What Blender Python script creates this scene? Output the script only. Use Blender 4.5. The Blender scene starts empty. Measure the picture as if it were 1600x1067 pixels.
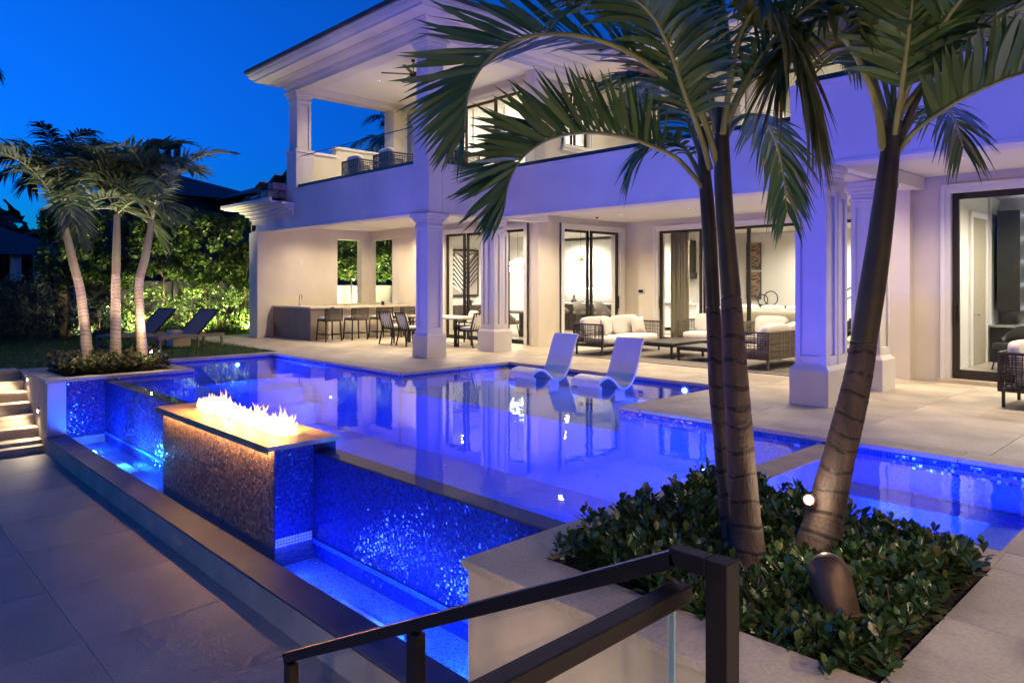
import bpy, math, random
import numpy as np
from mathutils import Vector, Matrix
R_ = math.radians
random.seed(7)
rng = np.random.default_rng(7)
sc = bpy.context.scene
COL = sc.collection

# ------------------------------------------------------------------ camera
EYE = 1.6
cam_d = bpy.data.cameras.new('camera')
cam = bpy.data.objects.new('camera', cam_d)
COL.objects.link(cam)
cam.location = (0, 0, EYE)
cam.rotation_euler = (math.pi / 2, 0, R_(46.25))
cam_d.sensor_width = 36
cam_d.lens = 36 * 1130 / 1600
cam_d.shift_y = -(533.5 - 444) / 1600
cam_d.clip_end = 2000
cam_d.clip_start = 0.05
sc.camera = cam

# ------------------------------------------------------------------ sky
world = bpy.data.worlds.new('World')
sc.world = world
world.use_nodes = True
nt = world.node_tree
bg = nt.nodes['Background']
sky = nt.nodes.new('ShaderNodeTexSky')
sky.sky_type = 'NISHITA'
sky.sun_disc = False
sky.sun_elevation = R_(-2.0)
sky.sun_rotation = R_(236)
sky.ozone_density = 10
sky.air_density = 1.0
sky.dust_density = 0.0
tint = nt.nodes.new('ShaderNodeMix')
tint.data_type = 'RGBA'
tint.blend_type = 'MULTIPLY'
tint.inputs[0].default_value = 1
tint.inputs[7].default_value = (0.04, 2.9, 1.0, 1)
nt.links.new(sky.outputs[0], tint.inputs[6])
nt.links.new(tint.outputs[2], bg.inputs[0])
bg.inputs[1].default_value = 2.75

# ------------------------------------------------------------------ exposure, render
vs = sc.view_settings
vs.view_transform = 'Standard'
vs.look = 'None'
vs.exposure = 0.7
vs.gamma = 1
vs.use_curve_mapping = False
cy = sc.cycles
cy.use_denoising = True
cy.max_bounces = 5
cy.diffuse_bounces = 2
cy.glossy_bounces = 3
cy.transmission_bounces = 4
cy.transparent_max_bounces = 12
cy.sample_clamp_indirect = 4
cy.caustics_reflective = False
cy.caustics_refractive = False
cy.use_adaptive_sampling = True
cy.adaptive_threshold = 0.03
try:
    cy.use_light_tree = True
except Exception:
    pass

# ------------------------------------------------------------------ helpers
YAW = R_(43.75)
FWD = np.array([-math.cos(YAW), math.sin(YAW), 0])
RGT = np.array([math.sin(YAW), math.cos(YAW), 0])


def at(u, v, d):
    """point of the place at forward distance d from the photographer"""
    p = d * FWD + (u - 800) / 1130 * d * RGT
    return (p[0], p[1], EYE - (v - 444) / 1130 * d)


class MB:
    def __init__(s):
        s.v = []
        s.f = []
        s.m = []
        s.cur = 0

    def face(s, pts):
        n = len(s.v)
        s.v.extend(tuple(p) for p in pts)
        s.f.append(tuple(range(n, n + len(pts))))
        s.m.append(s.cur)
        return s

    def box(s, x0, x1, y0, y1, z0, z1):
        n = len(s.v)
        s.v += [(x0, y0, z0), (x1, y0, z0), (x1, y1, z0), (x0, y1, z0), (x0, y0, z1), (x1, y0, z1), (x1, y1, z1), (x0, y1, z1)]
        for q in ((0, 3, 2, 1), (4, 5, 6, 7), (0, 1, 5, 4), (1, 2, 6, 5), (2, 3, 7, 6), (3, 0, 4, 7)):
            s.f.append(tuple(n + i for i in q))
            s.m.append(s.cur)
        return s

    def bar(s, a, b, w, h=None, up=(0, 0, 1)):
        """box beam from a to b, width w, height h"""
        h = h or w
        a = Vector(a)
        b = Vector(b)
        t = (b - a).normalized()
        u = Vector(up)
        if abs(t.dot(u)) > .98:
            u = Vector((1, 0, 0))
        sd = t.cross(u).normalized()
        u = sd.cross(t).normalized()
        n = len(s.v)
        for p in (a, b):
            for i, j in ((-1, -1), (1, -1), (1, 1), (-1, 1)):
                s.v.append(tuple(p + sd * (i * w / 2) + u * (j * h / 2)))
        for q in ((0, 1, 2, 3), (7, 6, 5, 4), (0, 4, 5, 1), (1, 5, 6, 2), (2, 6, 7, 3), (3, 7, 4, 0)):
            s.f.append(tuple(n + i for i in q))
            s.m.append(s.cur)
        return s

    def tube(s, path, rad, n=10, cap=True):
        P = [Vector(p) for p in path]
        if not hasattr(rad, '__len__'):
            rad = [rad] * len(P)
        base = len(s.v)
        pu = None
        for i, p in enumerate(P):
            t = (P[min(i + 1, len(P) - 1)] - P[max(i - 1, 0)]).normalized()
            if pu is None:
                pu = Vector((1, 0, 0)) if abs(t.x) < .9 else Vector((0, 1, 0))
            sd = t.cross(pu).normalized()
            pu = sd.cross(t).normalized()
            for k in range(n):
                a = 2 * math.pi * k / n
                s.v.append(tuple(p + (sd * math.cos(a) + pu * math.sin(a)) * rad[i]))
        for i in range(len(P) - 1):
            for k in range(n):
                a = base + i * n + k
                b = base + i * n + (k + 1) % n
                s.f.append((a, b, b + n, a + n))
                s.m.append(s.cur)
        if cap:
            s.f.append(tuple(base + k for k in range(n))[::-1])
            s.f.append(tuple(base + (len(P) - 1) * n + k for k in range(n)))
            s.m += [s.cur, s.cur]
        return s

    def lathe(s, prof, n=20, c=(0, 0, 0)):
        return s.tube([(c[0], c[1], c[2] + z) for r, z in prof], [max(r, 1e-4) for r, z in prof], n)

    def prism(s, poly, z0, z1):
        n = len(poly)
        b = len(s.v)
        s.v += [(x, y, z0) for x, y in poly] + [(x, y, z1) for x, y in poly]
        s.f.append(tuple(b + i for i in range(n))[::-1])
        s.f.append(tuple(b + n + i for i in range(n)))
        s.m += [s.cur] * 2
        for i in range(n):
            j = (i + 1) % n
            s.f.append((b + i, b + j, b + n + j, b + n + i))
            s.m.append(s.cur)
        return s

    def profile_x(s, prof, x0, x1):
        """extrude a closed (y, z) outline along x"""
        n = len(prof)
        b = len(s.v)
        s.v += [(x0, y, z) for y, z in prof] + [(x1, y, z) for y, z in prof]
        s.f.append(tuple(b + i for i in range(n)))
        s.f.append(tuple(b + n + i for i in range(n))[::-1])
        s.m += [s.cur] * 2
        for i in range(n):
            j = (i + 1) % n
            s.f.append((b + i, b + n + i, b + n + j, b + j))
            s.m.append(s.cur)
        return s

    def cushion(s, x0, x1, y0, y1, z0, z1, k=.12, n=6):
        """rounded pillow-like block"""
        cx, cy_, cz = (x0 + x1) / 2, (y0 + y1) / 2, (z0 + z1) / 2
        hx, hy, hz = (x1 - x0) / 2, (y1 - y0) / 2, (z1 - z0) / 2
        N = n * 2
        b = len(s.v)
        e = .42
        sg = lambda t: math.copysign(abs(t) ** e, t)
        for i in range(N + 1):
            th = -math.pi / 2 + math.pi * i / N
            for j in range(N * 2):
                ph = 2 * math.pi * j / (N * 2)
                ct = sg(math.cos(th))
                s.v.append((cx + hx * ct * sg(math.cos(ph)), cy_ + hy * ct * sg(math.sin(ph)), cz + hz * sg(math.sin(th))))
        for i in range(N):
            for j in range(N * 2):
                j2 = (j + 1) % (N * 2)
                a = b + i * N * 2
                s.f.append((a + j, a + j2, a + N * 2 + j2, a + N * 2 + j))
                s.m.append(s.cur)
        return s

    def xf(s, M, i0=0):
        for i in range(i0, len(s.v)):
            s.v[i] = tuple(M @ Vector(s.v[i]))
        return s

    def build(s, name, mat, parent=None, world=False, smooth=False, bev=0, kind=None):
        me = bpy.data.meshes.new(name)
        V = s.v
        if world and parent is not None:
            o = Vector((0, 0, 0))
            p = parent
            while p is not None:
                o += p.location
                p = p.parent
            V = [(a - o.x, b - o.y, c - o.z) for a, b, c in V]
        me.from_pydata(V, [], s.f)
        mats = mat if isinstance(mat, (list, tuple)) else [mat]
        for mm in mats:
            me.materials.append(M_(mm))
        if len(mats) > 1:
            me.polygons.foreach_set('material_index', s.m)
        if smooth:
            me.polygons.foreach_set('use_smooth', [True] * len(me.polygons))
        me.update()
        ob = bpy.data.objects.new(name, me)
        COL.objects.link(ob)
        ob.parent = parent
        if bev:
            b = ob.modifiers.new('edge', 'BEVEL')
            b.width = bev
            b.segments = 2
            b.limit_method = 'ANGLE'
            b.angle_limit = R_(40)
        if kind:
            ob['kind'] = kind
        return ob


def np_mesh(name, V, F, mat, parent=None, smooth=False, kind=None):
    me = bpy.data.meshes.new(name)
    V = np.asarray(V, dtype=np.float32)
    F = np.asarray(F, dtype=np.int32)
    k = F.shape[1]
    me.vertices.add(len(V))
    me.vertices.foreach_set('co', V.ravel())
    me.loops.add(F.size)
    me.loops.foreach_set('vertex_index', F.ravel())
    me.polygons.add(len(F))
    me.polygons.foreach_set('loop_start', np.arange(0, F.size, k, dtype=np.int32))
    me.polygons.foreach_set('loop_total', np.full(len(F), k, dtype=np.int32))
    if smooth:
        me.polygons.foreach_set('use_smooth', np.ones(len(F), dtype=bool))
    me.materials.append(M_(mat))
    me.update(calc_edges=True)
    ob = bpy.data.objects.new(name, me)
    COL.objects.link(ob)
    ob.parent = parent
    if kind:
        ob['kind'] = kind
    return ob


def tag(o, label, cat=None, group=None, kind=None):
    o['label'] = label
    if cat:
        o['category'] = cat
    if group:
        o['group'] = group
    if kind:
        o['kind'] = kind
    return o


def thing(name, label, cat, loc=(0, 0, 0), rz=0, group=None):
    o = bpy.data.objects.new(name, None)
    o.empty_display_size = .1
    COL.objects.link(o)
    o.location = loc
    o.rotation_euler = (0, 0, rz)
    return tag(o, label, cat, group)


def dup(root, loc, rz, label, parent=None):
    """copy a thing with its parts and sub-parts"""
    def rec(o, par):
        c = o.copy()
        COL.objects.link(c)
        c.parent = par
        for ch in o.children:
            rec(ch, c)
        return c
    r = rec(root, parent)
    r.location = loc
    r.rotation_euler = (0, 0, rz)
    r['label'] = label
    return r


def lamp(name, kind, loc, power, color, size=.05, parent=None, aim=None, spot=120, blend=.6, world=False):
    l = bpy.data.lights.new(name, kind)
    l.energy = power
    l.color = color
    if kind == 'POINT':
        l.shadow_soft_size = size
    if kind == 'SPOT':
        l.shadow_soft_size = size
        l.spot_size = R_(spot)
        l.spot_blend = blend
    if kind == 'AREA':
        l.shape = 'DISK'
        l.size = size
    o = bpy.data.objects.new(name, l)
    COL.objects.link(o)
    loc = Vector(loc)
    if aim is not None:
        o.rotation_euler = (Vector(aim) - loc).to_track_quat('-Z', 'Y').to_euler()
    if parent is not None:
        o.parent = parent
        p = parent
        while p is not None:
            loc = loc - p.location
            p = p.parent
    o.location = loc
    return o


# ------------------------------------------------------------------ materials
MATS = {}


def M_(name):
    return MATS[name] if isinstance(name, str) else name


def mat(name, col, rough=.6, metal=0, var=0., vscale=3., bump=0., bscale=40., col2=None, spec=.5, trans=0., island=None, detail=4, emit=None, estr=0, coat=0, coords='Object'):
    m = bpy.data.materials.new(name)
    m.use_nodes = True
    nt = m.node_tree
    b = nt.nodes['Principled BSDF']
    b.inputs['Base Color'].default_value = (*col, 1)
    b.inputs['Roughness'].default_value = rough
    b.inputs['Metallic'].default_value = metal
    b.inputs['Specular IOR Level'].default_value = spec
    b.inputs['Coat Weight'].default_value = coat
    tc = nt.nodes.new('ShaderNodeTexCoord')
    src = None
    if var or col2:
        n = nt.nodes.new('ShaderNodeTexNoise')
        n.inputs['Scale'].default_value = vscale
        n.inputs['Detail'].default_value = detail
        nt.links.new(tc.outputs[coords], n.inputs['Vector'])
        rp = nt.nodes.new('ShaderNodeValToRGB')
        c2 = col2 or tuple(max(0, c * (1 - var)) for c in col)
        c1 = col if col2 else tuple(min(1, c * (1 + var * .6)) for c in col)
        rp.color_ramp.elements[0].position = .32
        rp.color_ramp.elements[0].color = (*c2, 1)
        rp.color_ramp.elements[1].position = .68
        rp.color_ramp.elements[1].color = (*c1, 1)
        nt.links.new(n.outputs[0], rp.inputs[0])
        src = rp.outputs[0]
        nt.links.new(src, b.inputs['Base Color'])
    if island is not None:
        g = nt.nodes.new('ShaderNodeNewGeometry')
        rp = nt.nodes.new('ShaderNodeValToRGB')
        els = rp.color_ramp.elements
        els[0].color = (*island[0], 1)
        els[1].color = (*island[-1], 1)
        for i, c in enumerate(island[1:-1]):
            e = els.new((i + 1) / (len(island) - 1))
            e.color = (*c, 1)
        nt.links.new(g.outputs['Random Per Island'], rp.inputs[0])
        nt.links.new(rp.outputs[0], b.inputs['Base Color'])
        src = rp.outputs[0]
    if bump:
        n2 = nt.nodes.new('ShaderNodeTexNoise')
        n2.inputs['Scale'].default_value = bscale
        n2.inputs['Detail'].default_value = 5
        nt.links.new(tc.outputs[coords], n2.inputs['Vector'])
        bp = nt.nodes.new('ShaderNodeBump')
        bp.inputs['Strength'].default_value = bump
        bp.inputs['Distance'].default_value = .02
        nt.links.new(n2.outputs[0], bp.inputs['Height'])
        nt.links.new(bp.outputs[0], b.inputs['Normal'])
    if trans:
        t = nt.nodes.new('ShaderNodeBsdfTranslucent')
        if src:
            nt.links.new(src, t.inputs[0])
        else:
            t.inputs[0].default_value = (*col, 1)
        mx = nt.nodes.new('ShaderNodeMixShader')
        mx.inputs[0].default_value = trans
        nt.links.new(b.outputs[0], mx.inputs[1])
        nt.links.new(t.outputs[0], mx.inputs[2])
        nt.links.new(mx.outputs[0], nt.nodes['Material Output'].inputs[0])
    if emit:
        b.inputs['Emission Color'].default_value = (*emit, 1)
        b.inputs['Emission Strength'].default_value = estr
    MATS[name] = m
    return m


def mat_emit(name, col, st):
    return mat(name, (.8, .8, .8), emit=col, estr=st)


def mat_glass(name, tint, rough=.0, ior=1.45, wave=0., wscale=3., refl=1.0, tr=(1, 1, 1)):
    """thin pane / water skin: clear straight through, mirror by Fresnel"""
    m = bpy.data.materials.new(name)
    m.use_nodes = True
    nt = m.node_tree
    nt.nodes.remove(nt.nodes['Principled BSDF'])
    out = nt.nodes['Material Output']
    t = nt.nodes.new('ShaderNodeBsdfTransparent')
    t.inputs[0].default_value = (*tint, 1)
    g = nt.nodes.new('ShaderNodeBsdfGlossy')
    g.inputs['Color'].default_value = (refl, refl, refl, 1)
    g.inputs['Roughness'].default_value = rough
    fr = nt.nodes.new('ShaderNodeFresnel')
    fr.inputs['IOR'].default_value = ior
    mx = nt.nodes.new('ShaderNodeMixShader')
    ge = nt.nodes.new('ShaderNodeNewGeometry')
    sb = nt.nodes.new('ShaderNodeMath')
    sb.operation = 'SUBTRACT'
    sb.use_clamp = True
    nt.links.new(fr.outputs[0], sb.inputs[0])
    nt.links.new(ge.outputs['Backfacing'], sb.inputs[1])
    nt.links.new(sb.outputs[0], mx.inputs[0])
    nt.links.new(t.outputs[0], mx.inputs[1])
    nt.links.new(g.outputs[0], mx.inputs[2])
    nt.links.new(mx.outputs[0], out.inputs[0])
    if wave:
        tc = nt.nodes.new('ShaderNodeTexCoord')
        n = nt.nodes.new('ShaderNodeTexNoise')
        n.inputs['Scale'].default_value = wscale
        n.inputs['Detail'].default_value = 3
        nt.links.new(tc.outputs['Object'], n.inputs['Vector'])
        bp = nt.nodes.new('ShaderNodeBump')
        bp.inputs['Strength'].default_value = wave
        bp.inputs['Distance'].default_value = .02
        nt.links.new(n.outputs[0], bp.inputs['Height'])
        nt.links.new(bp.outputs[0], g.inputs['Normal'])
    MATS[name] = m
    return m


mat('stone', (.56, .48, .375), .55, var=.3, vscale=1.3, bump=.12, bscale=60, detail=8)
mat('stone_pale', (.56, .46, .34), .6, var=.2, vscale=2.2, bump=.1, bscale=70, detail=8)
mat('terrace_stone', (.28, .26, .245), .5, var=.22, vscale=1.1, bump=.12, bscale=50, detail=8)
mat('shaded_stone', (.085, .085, .10), .45, var=.3, vscale=2, bump=.05, bscale=60)  # curb stone with the cap's shade put into its darker colour
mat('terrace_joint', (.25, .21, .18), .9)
mat('joint', (.30, .26, .21), .9)
mat('stucco', (.77, .70, .59), .85, var=.09, vscale=.9, bump=.25, bscale=180)
mat('stucco_white', (.74, .70, .66), .8, var=.12, vscale=.7, bump=.25, bscale=160)
mat('trim', (.80, .77, .74), .5, var=.03, vscale=4)
mat('ceiling', (.82, .79, .74), .75)
mat('bronze', (.028, .024, .021), .38, metal=.2, var=.2, vscale=8)
mat('rail_metal', (.014, .011, .010), .38, metal=.3, var=.25, vscale=10, bump=.05, bscale=300)
mat('roof', (.055, .055, .065), .75, var=.35, vscale=3, bump=.3, bscale=14)
mat('shingle', (.25, .235, .23), .8, var=.4, vscale=5, bump=.2, bscale=30)
mat('gutter', (.05, .045, .045), .5)
mat('mosaic', (.02, .05, .35), .2, island=[(.008, .020, .20), (.012, .032, .28), (.018, .045, .34), (.03, .07, .42)], spec=.8)
mat('grout', (.012, .022, .11), .7)
mat('plaster', (.06, .20, .82), .7, var=.5, vscale=55, bump=.3, bscale=120, col2=None)
mat('plaster_pale', (.40, .55, .90), .7, var=.55, vscale=45, bump=.4, bscale=90)
mat('smooth_panel', (.62, .60, .62), .35, var=.06, vscale=2)
mat('firestone', (.50, .36, .22), .5, var=.2, vscale=5, bump=.08, bscale=90)
mat('firetile', (.10, .10, .17), .25, island=[(.19, .125, .09), (.27, .18, .13), (.36, .25, .18)], spec=.6)
mat('burner', (.04, .035, .03), .4, metal=.7)
mat('soil', (.018, .012, .009), .95, var=.5, vscale=25, bump=.8, bscale=40)
mat('mulch', (.05, .03, .02), .9, island=[(.02, .013, .009), (.06, .035, .022), (.12, .08, .05)])
mat('grass', (.07, .12, .025), .8, var=.4, vscale=2, bump=.5, bscale=90)
mat('blade', (.05, .10, .02), .6, island=[(.05, .095, .018), (.08, .15, .028), (.11, .17, .04)], trans=.25)
mat('ground', (.02, .028, .012), .95, var=.4, vscale=.5)
mat('shrub_leaf', (.05, .1, .03), .3, island=[(.022, .055, .016), (.036, .085, .024), (.05, .105, .03), (.07, .13, .035), (.15, .14, .04)], trans=.15, spec=.6)
mat('hedge_leaf', (.05, .1, .02), .4, island=[(.03, .07, .012), (.06, .12, .02), (.09, .16, .03), (.13, .19, .04)], trans=.3)
mat('shrub_leaf_far', (.1, .1, .04), .4, island=[(.04, .06, .02), (.08, .10, .03), (.16, .14, .05), (.24, .20, .09)], trans=.2)
mat('dark_leaf', (.02, .04, .015), .6, island=[(.012, .026, .01), (.03, .05, .018)], trans=.2)
mat('fern_leaf', (.05, .08, .04), .5, island=[(.035, .06, .03), (.07, .11, .05)], trans=.25)
mat('bark', (.13, .09, .06), .9, var=.4, vscale=14, bump=.5, bscale=50)
mat('rachis', (.30, .32, .13), .45, var=.25, vscale=8)
mat('rachis_dark', (.12, .09, .06), .5, var=.3, vscale=8)
mat('frond', (.06, .11, .035), .38, island=[(.04, .10, .032), (.07, .165, .048), (.105, .215, .065), (.15, .245, .085)], trans=.3, spec=.6)
mat('frond_old', (.12, .12, .03), .45, island=[(.06, .10, .025), (.10, .14, .03), (.22, .19, .03), (.05, .08, .02)], trans=.28)
mat('frond_far', (.10, .13, .06), .45, island=[(.06, .105, .035), (.095, .15, .05), (.15, .20, .075)], trans=.3)
mat('crownshaft', (.075, .07, .03), .35, var=.5, vscale=4, col2=(.045, .026, .02))
mat('crownshaft_pale', (.22, .21, .10), .4, var=.5, vscale=4, col2=(.20, .13, .10))
mat('fabric_white', (.74, .71, .67), .9, var=.05, vscale=6, bump=.15, bscale=260)
mat('fabric_pattern', (.70, .65, .60), .9, var=.14, vscale=40, bump=.2, bscale=200)
mat('wicker', (.075, .055, .042), .65, var=.35, vscale=30, bump=.4, bscale=160)
mat('wicker_grey', (.12, .10, .08), .7, island=[(.06, .048, .04), (.12, .1, .08), (.19, .16, .13)])
mat('dark_metal', (.02, .018, .016), .45, metal=.3)
mat('sling', (.25, .195, .165), .75, var=.15, vscale=60, bump=.2, bscale=400)
mat('lounger', (.74, .71, .69), .35, var=.05, vscale=3)
mat('table_dark', (.055, .05, .048), .4, var=.3, vscale=9)
mat('rug', (.23, .205, .185), .95, var=.25, vscale=30, bump=.4, bscale=200)
mat('counter', (.62, .53, .42), .4, var=.12, vscale=5)
mat('bar_front', (.29, .235, .185), .7, var=.12, vscale=3)
mat('steel', (.55, .53, .5), .25, metal=1)
mat('interior', (.74, .71, .66), .8)
mat('interior_floor', (.40, .34, .28), .3, var=.2, vscale=2)
mat('cabinet_white', (.78, .78, .76), .4)
mat('wood_dark', (.055, .042, .035), .45, var=.3, vscale=10)
mat('curtain', (.50, .44, .33), .9, var=.08, vscale=20, trans=.25)
mat('sheer', (.8, .78, .72), .9, trans=.6)
mat('black_seat', (.012, .012, .014), .5)
mat('grey_seat', (.20, .17, .15), .8)
mat('brass', (.6, .42, .14), .3, metal=1)
mat('leaf_pot', (.04, .09, .03), .4, island=[(.03, .07, .02), (.08, .13, .05)])
mat('pot', (.03, .028, .027), .5)
mat('fixture', (.13, .078, .05), .45, metal=.5, var=.35, vscale=7, bump=.06, bscale=80)
mat('white_plastic', (.75, .74, .72), .4)
mat('black_plastic', (.015, .015, .016), .3)
mat('block', (.66, .57, .46), .8, var=.1, vscale=5, bump=.3, bscale=60)
mat('neighbour_wall', (.10, .09, .085), .9, var=.2, vscale=1)
mat('step', (.56, .46, .34), .6, var=.2, vscale=2.5, bump=.1, bscale=70)
mat('drain', (.70, .76, .80), .5)
mat('marble', (.30, .29, .28), .3, var=.5, vscale=3)
mat('fence', (.03, .033, .04), .8)
mat('glass_edge', (.35, .55, .6), .15)
mat('art_black', (.012, .012, .012), .5)
mat('art_white', (.75, .73, .7), .6)
mat('art_pink', (.42, .33, .30), .7, var=.1, vscale=6)
mat_emit('lamp_warm', (1, .84, .6), 30)
mat_emit('lamp_bulb', (1, .86, .62), 60)
mat_emit('added_glow', (1, .54, .19), 70)  # emission for the glow strip added to the fire pit
mat_emit('lamp_cool', (.85, .92, 1), 10)
mat_emit('lamp_pool', (.35, .65, 1), 9)
mat_emit('lamp_undercab', (1, .97, .9), 7)
mat_glass('pane', (.93, .95, .94), ior=1.28)
mat_glass('clear_glass', (.97, .985, .98), ior=1.18)
mat_glass('pool_water', (.72, .88, 1), rough=.02, ior=1.333, wave=.12, wscale=2.4, refl=.85)
mat_glass('spa_water', (.72, .88, 1), rough=.03, ior=1.333, wave=.12, wscale=3.5, refl=.8)
mat_glass('trough_water', (.6, .76, 1), rough=.04, ior=1.333, wave=.9, wscale=11)


def mat_flame():
    m = bpy.data.materials.new('flame')
    m.use_nodes = True
    nt = m.node_tree
    nt.nodes.remove(nt.nodes['Principled BSDF'])
    out = nt.nodes['Material Output']
    tc = nt.nodes.new('ShaderNodeTexCoord')
    sp = nt.nodes.new('ShaderNodeSeparateXYZ')
    nt.links.new(tc.outputs['Object'], sp.inputs[0])
    mr = nt.nodes.new('ShaderNodeMapRange')
    mr.inputs['From Min'].default_value = .0
    mr.inputs['From Max'].default_value = .38
    nt.links.new(sp.outputs['Z'], mr.inputs['Value'])
    rp = nt.nodes.new('ShaderNodeValToRGB')
    e = rp.color_ramp.elements
    e[0].color = (1, .66, .24, 1)
    e[1].color = (.9, .14, .20, 1)
    x = e.new(.45)
    x.color = (1, .52, .16, 1)
    x = e.new(.75)
    x.color = (1, .30, .14, 1)
    nt.links.new(mr.outputs[0], rp.inputs[0])
    st = nt.nodes.new('ShaderNodeMapRange')
    st.inputs['To Min'].default_value = 6.5
    st.inputs['To Max'].default_value = .5
    nt.links.new(mr.outputs[0], st.inputs['Value'])
    em = nt.nodes.new('ShaderNodeEmission')
    nt.links.new(rp.outputs[0], em.inputs[0])
    nt.links.new(st.outputs[0], em.inputs[1])
    tr = nt.nodes.new('ShaderNodeBsdfTransparent')
    lw = nt.nodes.new('ShaderNodeLayerWeight')
    lw.inputs[0].default_value = .45
    mu = nt.nodes.new('ShaderNodeMath')
    mu.operation = 'MULTIPLY_ADD'
    mu.inputs[1].default_value = .6
    nt.links.new(mr.outputs[0], mu.inputs[0])
    nt.links.new(lw.outputs['Facing'], mu.inputs[2])
    mx = nt.nodes.new('ShaderNodeMixShader')
    mu.use_clamp = True
    nt.links.new(mu.outputs[0], mx.inputs[0])
    nt.links.new(em.outputs[0], mx.inputs[1])
    nt.links.new(tr.outputs[0], mx.inputs[2])
    nt.links.new(mx.outputs[0], out.inputs[0])
    MATS['flame'] = m


mat_flame()


def mat_trunk(name, c1, c2, c3):
    m = mat(name, c1, .7)
    nt = m.node_tree
    b = nt.nodes['Principled BSDF']
    tc = nt.nodes.new('ShaderNodeTexCoord')
    n = nt.nodes.new('ShaderNodeTexNoise')
    n.inputs['Scale'].default_value = 9
    n.inputs['Detail'].default_value = 8
    mp = nt.nodes.new('ShaderNodeMapping')
    mp.inputs['Scale'].default_value = (1, 1, .35)
    nt.links.new(tc.outputs['Object'], mp.inputs[0])
    nt.links.new(mp.outputs[0], n.inputs[0])
    rp = nt.nodes.new('ShaderNodeValToRGB')
    e = rp.color_ramp.elements
    e[0].position = .3
    e[0].color = (*c2, 1)
    e[1].position = .72
    e[1].color = (*c3, 1)
    x = e.new(.5)
    x.color = (*c1, 1)
    nt.links.new(n.outputs[0], rp.inputs[0])
    nt.links.new(rp.outputs[0], b.inputs['Base Color'])
    bp = nt.nodes.new('ShaderNodeBump')
    bp.inputs['Strength'].default_value = .35
    bp.inputs['Distance'].default_value = .02
    n2 = nt.nodes.new('ShaderNodeTexNoise')
    n2.inputs['Scale'].default_value = 60
    n2.inputs['Detail'].default_value = 6
    nt.links.new(mp.outputs[0], n2.inputs[0])
    nt.links.new(n2.outputs[0], bp.inputs['Height'])
    nt.links.new(bp.outputs[0], b.inputs['Normal'])


mat_trunk('trunk', (.082, .052, .042), (.035, .022, .018), (.14, .09, .072))
mat_trunk('trunk_pale', (.30, .22, .17), (.22, .15, .115), (.40, .31, .25))
mat_trunk('trunk_ring', (.018, .012, .01), (.012, .009, .008), (.03, .02, .016))
mat_trunk('trunk_pale_ring', (.17, .13, .1), (.13, .1, .075), (.22, .17, .13))
mat_trunk('bark_ring', (.08, .06, .04), (.06, .04, .03), (.1, .07, .05))


def mat_art_waves():
    m = mat('art_waves', (.3, .3, .3), .5)
    nt = m.node_tree
    b = nt.nodes['Principled BSDF']
    tc = nt.nodes.new('ShaderNodeTexCoord')
    mp = nt.nodes.new('ShaderNodeMapping')
    mp.inputs['Scale'].default_value = (1, 1, 3)
    n = nt.nodes.new('ShaderNodeTexNoise')
    n.inputs['Scale'].default_value = 2.2
    n.inputs['Detail'].default_value = 6
    nt.links.new(tc.outputs['Object'], mp.inputs[0])
    nt.links.new(mp.outputs[0], n.inputs[0])
    rp = nt.nodes.new('ShaderNodeValToRGB')
    e = rp.color_ramp.elements
    e[0].position = .3
    e[0].color = (.01, .015, .03, 1)
    e[1].position = .75
    e[1].color = (.5, .45, .4, 1)
    for p, c in ((.42, (.03, .07, .13)), (.5, (.45, .25, .08)), (.56, (.06, .05, .05)), (.64, (.08, .2, .32))):
        x = e.new(p)
        x.color = (*c, 1)
    nt.links.new(n.outputs[0], rp.inputs[0])
    nt.links.new(rp.outputs[0], b.inputs['Base Color'])


mat_art_waves()
for nm, amt in (('stone', .16), ('terrace_stone', .07), ('stone_pale', .10)):
    nt_ = MATS[nm].node_tree
    b_ = nt_.nodes['Principled BSDF']
    src_ = b_.inputs['Base Color'].links[0].from_socket
    oi = nt_.nodes.new('ShaderNodeObjectInfo')
    mr_ = nt_.nodes.new('ShaderNodeMapRange')
    mr_.inputs['To Min'].default_value = 1 - amt
    mr_.inputs['To Max'].default_value = 1 + amt * .5
    nt_.links.new(oi.outputs['Random'], mr_.inputs['Value'])
    mx_ = nt_.nodes.new('ShaderNodeMix')
    mx_.data_type = 'RGBA'
    mx_.blend_type = 'MULTIPLY'
    mx_.inputs[0].default_value = 1
    nt_.links.new(src_, mx_.inputs[6])
    nt_.links.new(mr_.outputs[0], mx_.inputs[7])
    # fine speckle of the shell stone
    sp_ = nt_.nodes.new('ShaderNodeTexNoise')
    sp_.inputs['Scale'].default_value = 45
    sp_.inputs['Detail'].default_value = 9
    tc_ = nt_.nodes.new('ShaderNodeTexCoord')
    nt_.links.new(tc_.outputs['Object'], sp_.inputs['Vector'])
    r2_ = nt_.nodes.new('ShaderNodeMapRange')
    r2_.inputs['From Min'].default_value = .3
    r2_.inputs['From Max'].default_value = .7
    r2_.inputs['To Min'].default_value = .84
    r2_.inputs['To Max'].default_value = 1.1
    nt_.links.new(sp_.outputs[0], r2_.inputs['Value'])
    m2_ = nt_.nodes.new('ShaderNodeMix')
    m2_.data_type = 'RGBA'
    m2_.blend_type = 'MULTIPLY'
    m2_.inputs[0].default_value = 1
    nt_.links.new(mx_.outputs[2], m2_.inputs[6])
    nt_.links.new(r2_.outputs[0], m2_.inputs[7])
    nt_.links.new(m2_.outputs[2], b_.inputs['Base Color'])
WARM = (1, .80, .51)
WHITE = (1, .88, .72)
BLUE = (.015, .045, 1)

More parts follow.
